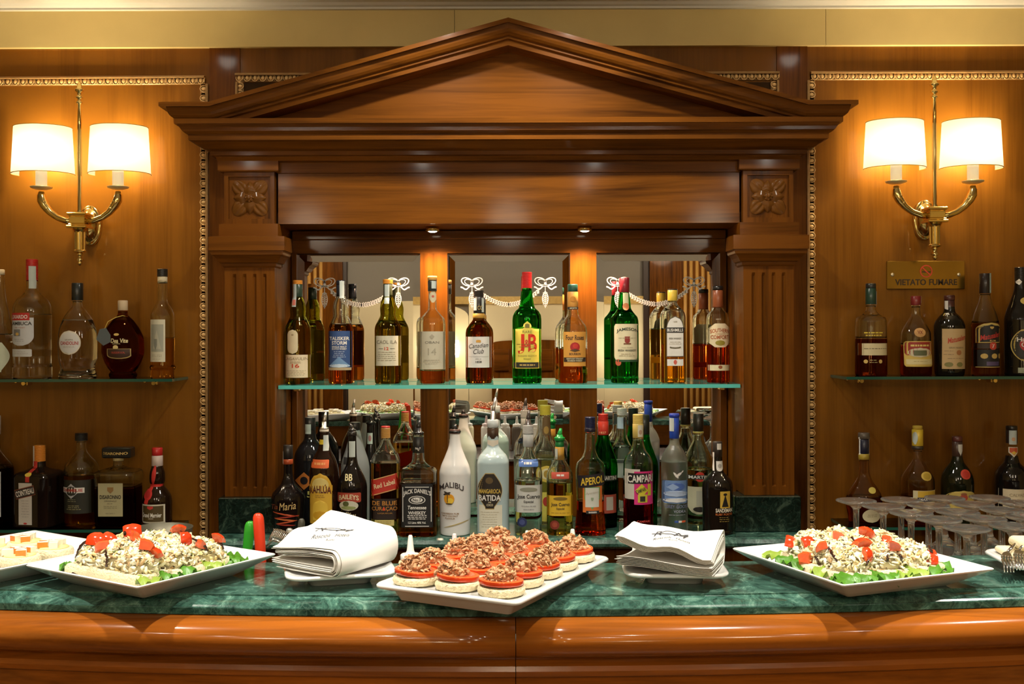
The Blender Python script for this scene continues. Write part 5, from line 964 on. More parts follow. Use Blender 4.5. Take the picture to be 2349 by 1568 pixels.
wallb('cognac_bottle', 'clear round shouldered cognac bottle with yellow capsule and yellow medallion', 2105, False, 1200, [(1030, 9.5), (1052, 11), (1068, 20), (1085, 31), (1100, 36.5), (1115, 37), (1200, 36)], glassc=(0.94, 0.88, 0.80), liq=(0.60, 0.24, 0.06), level=1135,
      caps=[(976, 984, 11, (0.55, 0.36, 0.04), 'cork'), (984, 1022, 12.5, (0.72, 0.50, 0.04), 'foil'), (1022, 1030, 13, (0.04, 0.03, 0.02), 'ring')], labels=[(1078, 1098, 9, 13, (0.62, 0.44, 0.08), 'ell', [('@ell', 1088, 14, 18, (0.48, 0.32, 0.04), 9)]), (1120, 1170, 6, 28, (0.66, 0.58, 0.34), 'rect', [('@rect', 1128, 14, 46, (0.66, 0.42, 0.04), 10), ('@rect', 1140, 9, 48, (0.02, 0.02, 0.05), 10), ('MARTELL', 1140, 6, 40, WH, 10)]), (990, 1018, -9, 5, STRIP, 'spade', [], TX)])
wallb('brandy_bottle', 'dark green brandy bottle with red wax seal and crest label', 2196, False, 1200, [(1045, 11), (1058, 14), (1075, 26), (1092, 34), (1108, 36), (1200, 35)], opaque=(0.014, 0.017, 0.006),
      caps=[(1000, 1012, 11.5, (0.10, 0.025, 0.02), 'cap'), (1012, 1046, 11.5, (0.06, 0.03, 0.02), 'foil')], labels=[(1073, 1095, 7, 12, (0.60, 0.06, 0.03), 'ell', [('@ell', 1084, 15, 17, (0.50, 0.035, 0.02), 7)]), (1120, 1170, 0, 33.5, (0.56, 0.42, 0.10), 'arch', [('@spade', 1136, 18, 18, (0.45, 0.07, 0.04)), ('@ell', 1128, 6, 14, (0.30, 0.10, 0.04)), *fine(1150, 3, 5, 44, (0.3, 0.2, 0.06))]), (1018, 1044, 3, 5.5, (0.66, 0.66, 0.60), 'tip', [], TX)])
wallb('calvados_bottle', 'black calvados bottle with shield on the neck and cream label', 2321, False, 1198, [(1044, 13), (1060, 17), (1072, 28), (1085, 35), (1100, 37), (1198, 36)], opaque=(0.014, 0.011, 0.009),
      caps=[(976, 986, 12.5, K, 'cap'), (986, 1016, 12.6, (0.03, 0.022, 0.02), 'foil')], labels=[(1117, 1160, 0, 35.5, (0.70, 0.60, 0.40), 'rect', [('CALVADOS', 1130, 7, 44, (0.36, 0.28, 0.16), 2, {'b': 0}), ('@rect', 1147, 11, 64, (0.10, 0.05, 0.03), 2), *fine(1147, 1, 6, 52, CRE, 6, dx=4)]), (1024, 1047, -1, 10, (0.72, 0.66, 0.5), 'tip', [('@tip', 1034, 17, 17, (0.60, 0.10, 0.03), -1), ('@dia', 1037, 8, 12, (0.75, 0.5, 0.06), -1)]), (986, 1018, -2, 8, (0.48, 0.55, 0.52), 'rect', [('@ell', 1006, 9, 8, (0.6, 0.35, 0.2), -2)], TX)])
# ================================================================ crockery and food on the bar
def rrect(la, lb, r, z, n=5):
    pts = []
    for cx, cy, a0 in ((la / 2 - r, lb / 2 - r, 0), (-la / 2 + r, lb / 2 - r, 90), (-la / 2 + r, -lb / 2 + r, 180), (la / 2 - r, -lb / 2 + r, 270)):
        for k in range(n + 1):
            a = radians(a0 + 90 * k / n); pts.append((cx + r * cos(a), cy + r * sin(a), z))
    return pts
def plate(name, label, x, y, ang, la, lb, kind, zb=None, group='white plates along the bar'):
    z0 = (ZB if zb is None else zb) + 0.0003
    t = tag(None or bpy.data.objects.new(name, None), label, 'plate', group); COL.objects.link(t)
    t.location = (x, y, z0); t.rotation_euler = (0, 0, radians(ang)); local(t)
    m = MB()
    if kind == 'flared':
        R = [(0.048, 0.0, 0.004), (0.042, 0.0, 0.004), (0.030, 0.007, 0.005), (0.001, 0.0255, 0.004), (0.0, 0.0275, 0.004), (0.001, 0.0285, 0.004), (0.004, 0.0280, 0.004), (0.026, 0.0135, 0.006), (0.034, 0.0105, 0.010), (0.06, 0.0100, 0.01)]
        foot = 0.03
    else:
        R = [(0.028, 0.0, 0.006), (0.024, 0.0, 0.006), (0.018, 0.012, 0.008), (0.004, 0.0165, 0.010), (0.0, 0.019, 0.012), (0.0, 0.0215, 0.012), (0.002, 0.0235, 0.012), (0.005, 0.0232, 0.012), (0.014, 0.0205, 0.012), (0.03, 0.0200, 0.012)]
        if kind == 'small': R = [(i * 0.9 + (0.012 if k < 3 else 0), z * 0.85, r * 2.2) for k, (i, z, r) in enumerate(R)]
    rings = [rrect(la - 2 * i, lb - 2 * i, r, z) for i, z, r in R]
    m.loft(rings, caps=True, smooth=False)
    o = m.build('plate_dish', PORC, t)
    if kind != 'flared':
        for p in o.data.polygons: p.use_smooth = len(p.vertices) == 4
    return t, (R[-1][1])
def frame(x, y, ang):
    c, s = cos(radians(ang)), sin(radians(ang))
    return lambda a, b, z=0.0: Vector((x + a * c - b * s, y + a * s + b * c, z))
# materials
BREAD = mat((0.78, 0.68, 0.44), 0.9, name='white_bread', bump=0.9, bscale=300, var=0.10, vscale=90)
CRUMB = mat((0.80, 0.70, 0.45), 0.95, name='bread_crumb', bump=1.0, bscale=240, var=0.18, vscale=160)
TSKIN = mat((0.66, 0.045, 0.008), 0.16, 0, 0.4, name='tomato_skin', var=0.2, vscale=40)
TFLESH = mat((0.80, 0.13, 0.03), 0.22, 0, 0.3, name='tomato_flesh', var=0.35, vscale=130)
TPULP = mat((0.72, 0.10, 0.035), 0.18, 0, 0.4, name='tomato_pulp', var=0.45, vscale=220)
SH = [mat((0.86, 0.78, 0.52), 0.6, name='shred_cream'), mat((0.78, 0.64, 0.30), 0.55, name='shred_straw'), mat((0.88, 0.84, 0.66), 0.6, name='shred_white'), mat((0.66, 0.44, 0.22), 0.55, name='shred_tan'), mat((0.045, 0.035, 0.012), 0.6, name='herb_fleck'), mat((0.20, 0.26, 0.05), 0.6, name='herb_green')]
TU = [mat((0.56, 0.29, 0.14), 0.5, name='tuna_mid', var=0.25, vscale=200), mat((0.64, 0.36, 0.18), 0.5, name='tuna_light'), mat((0.46, 0.22, 0.10), 0.5, name='tuna_dark'), mat((0.025, 0.012, 0.006), 0.12, 0, 0.6, name='glaze')]
GLAZE = mat((0.030, 0.008, 0.004), 0.10, 0, 0.7, name='balsamic_glaze')
LEAF = [mat((0.07, 0.215, 0.012), 0.4, name='lettuce_green', var=0.4, vscale=60), mat((0.25, 0.36, 0.045), 0.4, name='lettuce_pale', var=0.3, vscale=60)]
rnd = random.Random(11)
def shred(mb, c, L, w, mi, d=None, bend=0.5):
    d = d or Vector((rnd.gauss(0, 1), rnd.gauss(0, 1), rnd.gauss(0, 0.55))).normalized()
    up = Vector((rnd.gauss(0, 1), rnd.gauss(0, 1), rnd.gauss(0, 1))).normalized(); s = d.cross(up).normalized(); u = s.cross(d)
    rings = []
    for k, (tt, ww) in enumerate(((-0.5, 0.55), (-0.1, 1.0), (0.2, 0.9), (0.5, 0.35))):
        p = c + d * (L * tt) + u * (bend * L * (0.25 - tt * tt))
        rings.append([p + s * (w * ww), p + u * (w * ww * 0.45), p - s * (w * ww) , p - u * (w * ww * 0.4)])
    mb.loft(rings, mi, caps=True, smooth=(len(rings) and mi != 9 and rnd.random() < 0.5))
def wedge(name, label, c, r, seed, group):
    """a chunky cut tomato wedge: skin outside, two fleshy cut faces meeting in a ridge"""
    q = random.Random(seed); m = MB(); half = radians(q.uniform(40, 58)); nu, nv = 8, 8; rows = []
    el = q.uniform(1.0, 1.25); cut = q.uniform(52, 66); v0 = q.uniform(8, 34)
    rot = Matrix.Rotation(q.uniform(-0.9, 0.9) + (pi if q.random() < 0.45 else 0), 3, 'Z') @ Matrix.Rotation(q.choice((-1.7, -0.9, -0.5, 0.4, 0.9, 1.3)) + q.uniform(-0.2, 0.2), 3, 'X') @ Matrix.Rotation(q.uniform(-0.35, 0.35), 3, 'Y')
    def loc_(x, u, rr): return rot @ Vector((x, rr * sin(u), rr * cos(u) - r * 0.55)) + c
    for j in range(nv + 1):
        v = radians(-v0 + (cut + v0) * j / nv); rows.append([loc_(r * el * sin(v), -half + 2 * half * i / nu, r * cos(v) ** 0.8 * (1 + q.gauss(0, 0.02))) for i in range(nu + 1)])
    m.loft(rows, 0, closed=False, smooth=True)
    def core(j): return loc_(r * el * 0.8 * sin(radians(-v0 + (cut + v0) * j / nv)), 0, r * 0.06)
    for e in (0, nu):
        for j in range(nv):
            a, b = rows[j][e], rows[j + 1][e]; ca, cb = core(j), core(j + 1); m1, m2 = (a * 0.80 + ca * 0.20), (b * 0.80 + cb * 0.20)
            f1, f2_ = [a, b, m2, m1], [m1, m2, cb, ca]
            if e: f1, f2_ = f1[::-1], f2_[::-1]
            m.add(f1, [(0, 1, 2, 3)], 1); m.add(f2_, [(0, 1, 2, 3)], 2)
    for j in (0, nv): m.add(list(rows[j]) + [core(j)], [tuple(range(nu + 2))], 1)
    return tag(m.build(name, [TSKIN, TFLESH, TPULP], None, loc=c), label, 'tomato', group)
class Field:
    def __init__(s): s.d = []
    def add(s, x, y, rx, ry, ang, z0, h): s.d.append((x, y, rx, ry, ang, z0, h))
    def __call__(s, x, y):
        z = ZB + 0.012
        for cx, cy, rx, ry, ang, z0, h in s.d:
            c, q = cos(-ang), sin(-ang); a = ((x - cx) * c - (y - cy) * q) / rx; b = ((x - cx) * q + (y - cy) * c) / ry
            e = a * a + b * b
            if e < 1: z = max(z, z0 + h * sqrt(1 - e) ** 0.9)
        return z
    def ray(s, px, py, dmin, dmax):
        n = 120; a, b = unroll(px, py)
        for k in range(n):
            D = dmin + (dmax - dmin) * k / n
            if Z(b, D) <= s(X(a, D), D) + 0.003 and s(X(a, D), D) > ZB + 0.02: return Vector((X(a, D), D, Z(b, D)))
        return s.ray(px, py + 3, dmin, dmax) if py < 1400 else Vector((X(a, dmax), dmax, Z(b, dmax)))
def leaf(name, label, c, ang, size, seed, mi, group):
    q = random.Random(seed); rows = []; nu, nv = 6, 8; ph = q.uniform(0, 6)
    for j in range(nv + 1):
        t = j / nv; w = size * 0.55 * (sin(pi * (0.12 + 0.83 * t)) ** 0.8)
        rows.append([(c.x + cos(ang) * size * (t - 0.5) - sin(ang) * w * u, c.y + sin(ang) * size * (t - 0.5) + cos(ang) * w * u,
                      c.z + size * (0.20 * sin(u * 5 + t * 13 + ph) * abs(u) + 0.10 * sin(t * 7 + ph) + 0.16 * (1 - u * u) * sin(pi * t))) for u in [2 * i / nu - 1 for i in range(nu + 1)]])
    lo = [[(x, y, z - 0.0009) for x, y, z in r] for r in rows]
    m = MB(); m.loft(rows, closed=False, smooth=True); m.loft(lo, closed=False, smooth=True, flip=True)
    return tag(m.build(name, LEAF[mi], None, loc=c), label, 'lettuce', group)

# ---- two salad plates
def salad_plate(key, label, cx, cy, ang, side, tarts, wedges, leaves, drips, who):
    t, zw = plate('square_plate', label, cx, cy, ang, side, side, 'flared')
    fr = frame(cx, cy, ang); H = Field(); z0 = ZB + zw
    for k, (a, b, la, lb, ta, h) in enumerate(tarts):
        p = fr(a * side * 0.90, b * side * 0.90, z0 + 0.0025); an = radians(ang + ta)
        tt = thing('open_sandwich', 'open sandwich heaped with shredded chicken salad on the ' + who, 'sandwich', p, 0, 'open sandwiches on the ' + who)
        bt = 0.0155; m = MB(); q = random.Random(k + 100 * len(who)); rings = []
        for ins, z in ((0.002, 0.0004), (0.0, 0.003), (0.0, bt - 0.003), (0.0025, bt)):
            ring = rrect(la - 2 * ins, lb - 2 * ins, 0.008, z, 4)
            rings.append([(p.x + (x + q.gauss(0, 0.0005)) * cos(an) - y * sin(an), p.y + x * sin(an) + (y + q.gauss(0, 0.0005)) * cos(an), p.z + z + q.gauss(0, 0.0003)) for x, y, _ in ring])
        m.loft(rings, caps=True, smooth=True); m.build('bread', BREAD, tt)
        m = MB(); rx, ry = la * 0.53, lb * 0.56; zt = p.z + bt - 0.004; p = p.copy(); sh_ = Vector((cx - p.x, cy - p.y, 0)) * 0.14; p = p + sh_
        H.add(p.x, p.y, rx * 1.05, ry * 1.05, an, zt, h)
        rings = []
        for e, f in ((0.90, 0.0), (0.84, 0.3), (0.68, 0.55), (0.42, 0.74), (0.12, 0.82)):
            rings.append([(p.x + (rx * e * cos(g)) * cos(an) - (ry * e * sin(g)) * sin(an), p.y + rx * e * cos(g) * sin(an) + ry * e * sin(g) * cos(an), zt + h * f + rnd.gauss(0, 0.0012)) for g in [2 * pi * i / 16 for i in range(16)]])
        m.loft(rings, 0, caps=True, smooth=True)
        for i in range(520):
            g = rnd.uniform(0, 2 * pi); e = sqrt(rnd.random()) * 1.03
            x, y = rx * e * cos(g), ry * e * sin(g)
            zz0 = zt + h * (sqrt(max(0, 1 - min(e, 1) ** 2)) ** 0.9) * rnd.uniform(0.86, 1.0)
            c = Vector((p.x + x * cos(an) - y * sin(an), p.y + x * sin(an) + y * cos(an), zz0 + 0.001))
            kk = rnd.random()
            if kk < 0.20: shred(m, c + Vector((0, 0, 0.0024)), rnd.uniform(0.0025, 0.006), 0.0007, 4)
            elif kk < 0.24: shred(m, c + Vector((0, 0, 0.0020)), rnd.uniform(0.003, 0.007), 0.0012, 5)
            else: shred(m, c, rnd.uniform(0.005, 0.014), rnd.uniform(0.0018, 0.0048), rnd.choice((0, 0, 0, 1, 1, 2, 2, 2, 3)), None, rnd.uniform(0.1, 0.9))
        o = m.build('shredded_topping', SH, tt); o['kind'] = 'stuff'
    for k, (px, py, r) in enumerate(wedges):
        c = H.ray(px, py + 3, cy - side, cy + side); wedge('tomato_wedge', 'red tomato wedge on the chicken salad of the ' + who, c + Vector((0, 0, r * 0.30)), r, 31 * k + len(who), 'tomato wedges on the ' + who)
    for k, (a, b, sz, an, mi) in enumerate(leaves):
        leaf('lettuce_leaf', 'green lettuce leaf under the sandwiches of the ' + who, fr(max(-0.35, min(0.35, a * 0.92)) * side, max(-0.35, min(0.35, b * 0.92)) * side, z0 + 0.0115), radians(ang + an), sz * 0.85, k * 7 + len(who), mi, 'lettuce leaves on the ' + who)
    for k, pts in enumerate(drips):
        m = MB(); fine_ = []
        for i in range(len(pts) - 1):
            for q in range(6):
                px, py = (pts[i][w] + (pts[i + 1][w] - pts[i][w]) * q / 6 + rnd.gauss(0, 1.2) for w in (0, 1))
                v = H.ray(px, py, cy - side, cy + side) + Vector((0, -0.0015, 0.0050))
                if not fine_ or (v - fine_[-1]).length < 0.03: fine_.append(v)
        ps = fine_
        if len(ps) < 3: continue
        m.tube(fine_, [rnd.uniform(0.0009, 0.0024) for _ in fine_], 6)
        tag(m.build('balsamic_drizzle', GLAZE, None, loc=ps[0]), 'dark balsamic drizzle over the food of the ' + who, 'sauce', 'balsamic drizzles on the ' + who)
    return fr
T1 = [(-0.245, -0.235, 0.066, 0.052, 4, 0.030), (0.03, -0.265, 0.062, 0.046, -3, 0.030), (0.275, -0.20, 0.050, 0.066, 5, 0.030), (-0.27, 0.02, 0.060, 0.052, -8, 0.032), (0.0, 0.0, 0.064, 0.056, 10, 0.036), (0.265, 0.06, 0.060, 0.052, -5, 0.034), (-0.20, 0.27, 0.062, 0.050, 3, 0.034), (0.05, 0.265, 0.058, 0.050, -6, 0.036), (0.29, 0.28, 0.050, 0.046, 12, 0.030)]
W1 = [(216, 1222, 0.0145), (244, 1234, 0.0150), (299, 1205, 0.0150), (311, 1237, 0.0135), (238, 1257, 0.0120), (330, 1256, 0.0155), (356, 1270, 0.0135), (414, 1206, 0.0150), (420, 1240, 0.0130), (462, 1252, 0.0120), (496, 1214, 0.0145), (517, 1224, 0.0150)]
Lf = [(-0.37, -0.36, 0.040, 20, 0), (-0.36, 0.05, 0.045, 80, 0), (-0.12, -0.38, 0.045, 0, 0), (0.12, -0.385, 0.040, 10, 1), (0.37, -0.30, 0.036, 60, 0), (0.385, 0.02, 0.045, 90, 1), (0.38, 0.22, 0.040, 100, 0), (-0.10, -0.15, 0.03, 40, 0), (0.16, 0.12, 0.03, 120, 0), (-0.37, 0.33, 0.038, 60, 1), (0.15, -0.12, 0.028, 0, 0), (-0.38, -0.15, 0.038, 100, 1), (-0.25, -0.40, 0.034, 30, 0), (0.0, -0.41, 0.030, 160, 1), (0.26, -0.40, 0.034, 100, 0), (0.41, -0.15, 0.032, 20, 1), (0.41, 0.12, 0.030, 50, 0), (0.40, 0.33, 0.034, 140, 0), (-0.41, 0.20, 0.032, 70, 0), (-0.42, -0.30, 0.030, 110, 0), (0.10, -0.40, 0.028, 60, 0)]
DR1 = [[(245, 1268), (246, 1290), (244, 1312)], [(355, 1250), (362, 1280), (366, 1296)], [(500, 1240), (520, 1252), (524, 1262)], [(286, 1225), (292, 1252), (296, 1262)], [(415, 1225), (440, 1240), (470, 1262), (478, 1272)], [(210, 1240), (190, 1252), (172, 1258)]]
salad_plate('l', 'deep square white plate of chicken salad sandwiches beside the red and green handles', -0.499, 1.496, 56.8 + 90 + 0.0, 0.238, T1, W1, Lf, DR1, 'salad plate by the coloured handles')
W3 = [(1750, 1236, 0.0140), (1810, 1248, 0.0155), (1851, 1247, 0.0120), (1855, 1289, 0.0150), (1886, 1257, 0.0115), (1915, 1234, 0.0130), (1984, 1224, 0.0155), (1979, 1251, 0.0165), (1987, 1276, 0.0130), (2037, 1240, 0.0105), (2043, 1257, 0.0140), (2141, 1243, 0.0145)]
DR3 = [[(1728, 1258), (1744, 1272), (1748, 1286)], [(1798, 1262), (1808, 1284), (1800, 1300)], [(1868, 1282), (1880, 1300), (1872, 1312)], [(1900, 1262), (1912, 1285), (1920, 1302)], [(2000, 1276), (1990, 1298), (1984, 1306)], [(2036, 1280), (2035, 1297)], [(2064, 1278), (2066, 1298)], [(2128, 1252), (2150, 1268), (2178, 1284), (2182, 1298)], [(1955, 1240), (1970, 1262), (1962, 1280)], [(2120, 1310), (2130, 1305), (2138, 1312)]]
salad_plate('r', 'deep square white plate of chicken salad sandwiches beside the upturned glasses', 0.485, 1.491, 21.5, 0.248, T1, W3, Lf, DR3, 'salad plate by the upturned glasses')
# stray balsamic smear on the rim of the left salad plate
m = MB(); a, b = P(92, 1276, 1.49), P(108, 1298, 1.44)
pts_ = [frame(-0.499, 1.496, 146.8)(x, y, ZB + z) for x, y, z in ((0.040, 0.092, 0.0155), (0.034, 0.099, 0.0200), (0.030, 0.107, 0.0255))]
m.tube(pts_, [0.0012, 0.003, 0.0016], 8); tag(m.build('balsamic_smear', GLAZE, None, loc=pts_[0]), 'single dark balsamic smear on the bare rim of the salad plate', 'sauce')

# ---- centre plate of tomato and tuna canapes
c2 = (-0.0155, 1.4475); f2 = Vector((0.0078, 1.2665)); ang2 = math.degrees(atan2(0.2582, 0.1353)); LA, LB = 0.2915, 0.209
t2, zw2 = plate('rectangular_plate', 'rectangular white plate of tomato and tuna canapes', c2[0], c2[1], ang2, LA, LB, 'flat')
fr2 = frame(c2[0], c2[1], ang2)
proto_n = 0
for i in range(5):
    for j in range(3):
        a = (i - 2) * 0.0545 + rnd.gauss(0, 0.0012); b = (1 - j) * 0.0615 + rnd.gauss(0, 0.001)
        p = fr2(a, b, ZB + zw2 + 0.0008); q = random.Random(100 + i * 3 + j)
        t = thing('tomato_canape', 'round bread canape topped with tomato slice and flaked tuna', 'canape', p, 0, 'tomato and tuna canapes on the rectangular plate')
        m = MB(); R0 = 0.0288; rings = []
        for r, z in ((0.90, 0.0003), (1.0, 0.0022), (1.04, 0.006), (1.02, 0.0095), (0.93, 0.0115)):
            rings.append([(p.x + R0 * r * (1 + q.gauss(0, 0.018)) * cos(2 * pi * k / 30), p.y + R0 * r * (1 + q.gauss(0, 0.018)) * sin(2 * pi * k / 30), p.z + z + q.gauss(0, 0.0003)) for k in range(30)])
        m.loft(rings, caps=True, smooth=True); m.build('bread_round', CRUMB, t)
        # tomato slice, tilted a little
        tx, ty = q.gauss(0, 0.05), q.gauss(0, 0.05); R1 = 0.0278 * q.uniform(0.96, 1.03)
        def tp(r, g, z): 
            x, y = R1 * r * cos(g), R1 * r * sin(g) * 0.97; return (p.x + x, p.y + y, p.z + 0.0121 + z + x * tx + y * ty)
        m = MB(); n = 30; G = [2 * pi * k / n for k in range(n)]
        m.loft([[tp(0.9, g, 0.0) for g in G], [tp(0.99, g, 0.0012) for g in G], [tp(1.0, g, 0.0036) for g in G], [tp(0.985, g, 0.0062) for g in G]], 0, caps=False, smooth=True)
        m.loft([[tp(0.985, g, 0.0062) for g in G], [tp(0.93, g, 0.0068) for g in G], [tp(0.80, g, 0.0068) for g in G]], 1, smooth=True)
        rr_ = [[tp(r * (1 + 0.10 * cos(5 * g)), g, z) for g in G] for r, z in ((0.80, 0.0068), (0.62, 0.0062), (0.38, 0.0064), (0.08, 0.0066))]
        rr_[0] = [tp(0.80, g, 0.0068) for g in G]; m.loft(rr_, 2, caps=False, smooth=True); m.add(rr_[-1], [tuple(range(n))], 1)
        m.build('tomato_slice', [TSKIN, TFLESH, TPULP], t)
        m = MB(); ox, oy = q.gauss(-0.002, 0.003), q.gauss(0.002, 0.003); zt = p.z + 0.0188; mh = q.uniform(0.0125, 0.018)
        rings = [[(p.x + ox + 0.0175 * e * cos(g) * (1 + q.gauss(0, 0.06)), p.y + oy + 0.0160 * e * sin(g), zt + mh * f) for g in G[::2]] for e, f in ((0.95, -0.05), (0.85, 0.3), (0.6, 0.6), (0.3, 0.78), (0.08, 0.82))]
        m.loft(rings, 0, caps=True, smooth=True)
        for k in range(130):
            g, e = rnd.uniform(0, 2 * pi), sqrt(rnd.random()) * 1.12
            c = Vector((p.x + ox + 0.0190 * e * cos(g), p.y + oy + 0.0175 * e * sin(g), zt + mh * max(0.03, sqrt(max(0, 1 - e * e)) * rnd.uniform(0.75, 1.1))))
            shred(m, c, rnd.uniform(0.004, 0.010), rnd.uniform(0.0015, 0.0032), rnd.choice((0, 0, 1, 1, 2)), None, rnd.uniform(0.3, 1.4))
        o = m.build('flaked_tuna', TU[:3], t); o['kind'] = 'stuff'
        if q.random() < 0.8:
            m = MB(); g0 = q.uniform(0, 6)
            pts_ = [(p.x + ox + 0.013 * cos(g0 + k * 0.55) * (1 - 0.05 * k), p.y + oy - 0.004 + 0.011 * sin(g0 + k * 0.9), zt + mh * 0.8 + 0.003 * sin(k * 1.3) - 0.0006 * k) for k in range(9)]
            m.tube(pts_, [q.uniform(0.0005, 0.0011) for _ in pts_], 5); m.build('glaze_drizzle', GLAZE, t)

# ---- canape plate at the far end of the bar: bread rounds with surimi cubes
plate('square_plate', 'white plate of bread rounds with crab stick pieces', -0.732, 1.566, 56.8, 0.22, 0.22, 'flared')
SUR = [mat((0.86, 0.80, 0.64), 0.5, name='crab_stick_white', var=0.08, vscale=150), mat((0.80, 0.25, 0.03), 0.45, name='crab_stick_orange', var=0.2, vscale=200)]
MAYO = mat((0.80, 0.70, 0.30), 0.35, name='mayonnaise', bump=0.3, bscale=60)
for k, (px, py, D, R0) in enumerate(((45, 1268, 1.523, 0.029), (122, 1253, 1.578, 0.029), (60, 1246, 1.625, 0.029), (-22, 1246, 1.587, 0.029), (-52, 1262, 1.523, 0.028))):
    p = P(px, py, D); p.z = ZB + 0.0165; q = random.Random(900 + k)
    t = thing('crab_canape', 'bread round with mayonnaise and orange edged crab stick cubes', 'canape', p, 0, 'crab stick canapes on the plate at the end of the bar')
    m = MB(); rings = [[(p.x + R0 * r * cos(2 * pi * i / 28), p.y + R0 * 0.9 * r * sin(2 * pi * i / 28), p.z + z + q.gauss(0, 0.0002)) for i in range(28)] for r, z in ((0.93, 0.0), (1.0, 0.002), (1.02, 0.006), (0.97, 0.0105), (0.90, 0.0125))]
    m.loft(rings, caps=True, smooth=True); m.build('bread_round', BREAD, t)
    m = MB(); m.lathe([(R0 * 0.80, 0.0120), (R0 * 0.72, 0.0145), (R0 * 0.2, 0.0155)], p, 24, sy=0.9); m.build('mayonnaise', MAYO, t)
    for i in range(5):
        g = i * 1.256 + q.uniform(-0.3, 0.3); e = R0 * 0.52 if i else 0.0
        m = MB(); w, d, h = q.uniform(0.006, 0.009), 0.005, 0.008; cx, cy, cz = p.x + e * cos(g), p.y + e * sin(g) * 0.9, p.z + 0.0145; an = q.uniform(-0.6, 0.6)
        v = [(cx + x * cos(an) - y * sin(an), cy + x * sin(an) + y * cos(an), cz + z) for z in (0, h) for y in (-d, d) for x in (-w, w)]
        of = 1 if q.random() < 0.6 else 0
        m.add(v, [(0, 2, 3, 1), (4, 5, 7, 6), (2, 6, 7, 3), (1, 3, 7, 5), (0, 4, 6, 2)], 0); m.add(v, [(0, 1, 5, 4)], of)
        m.build('crab_stick_cube', SUR, t)

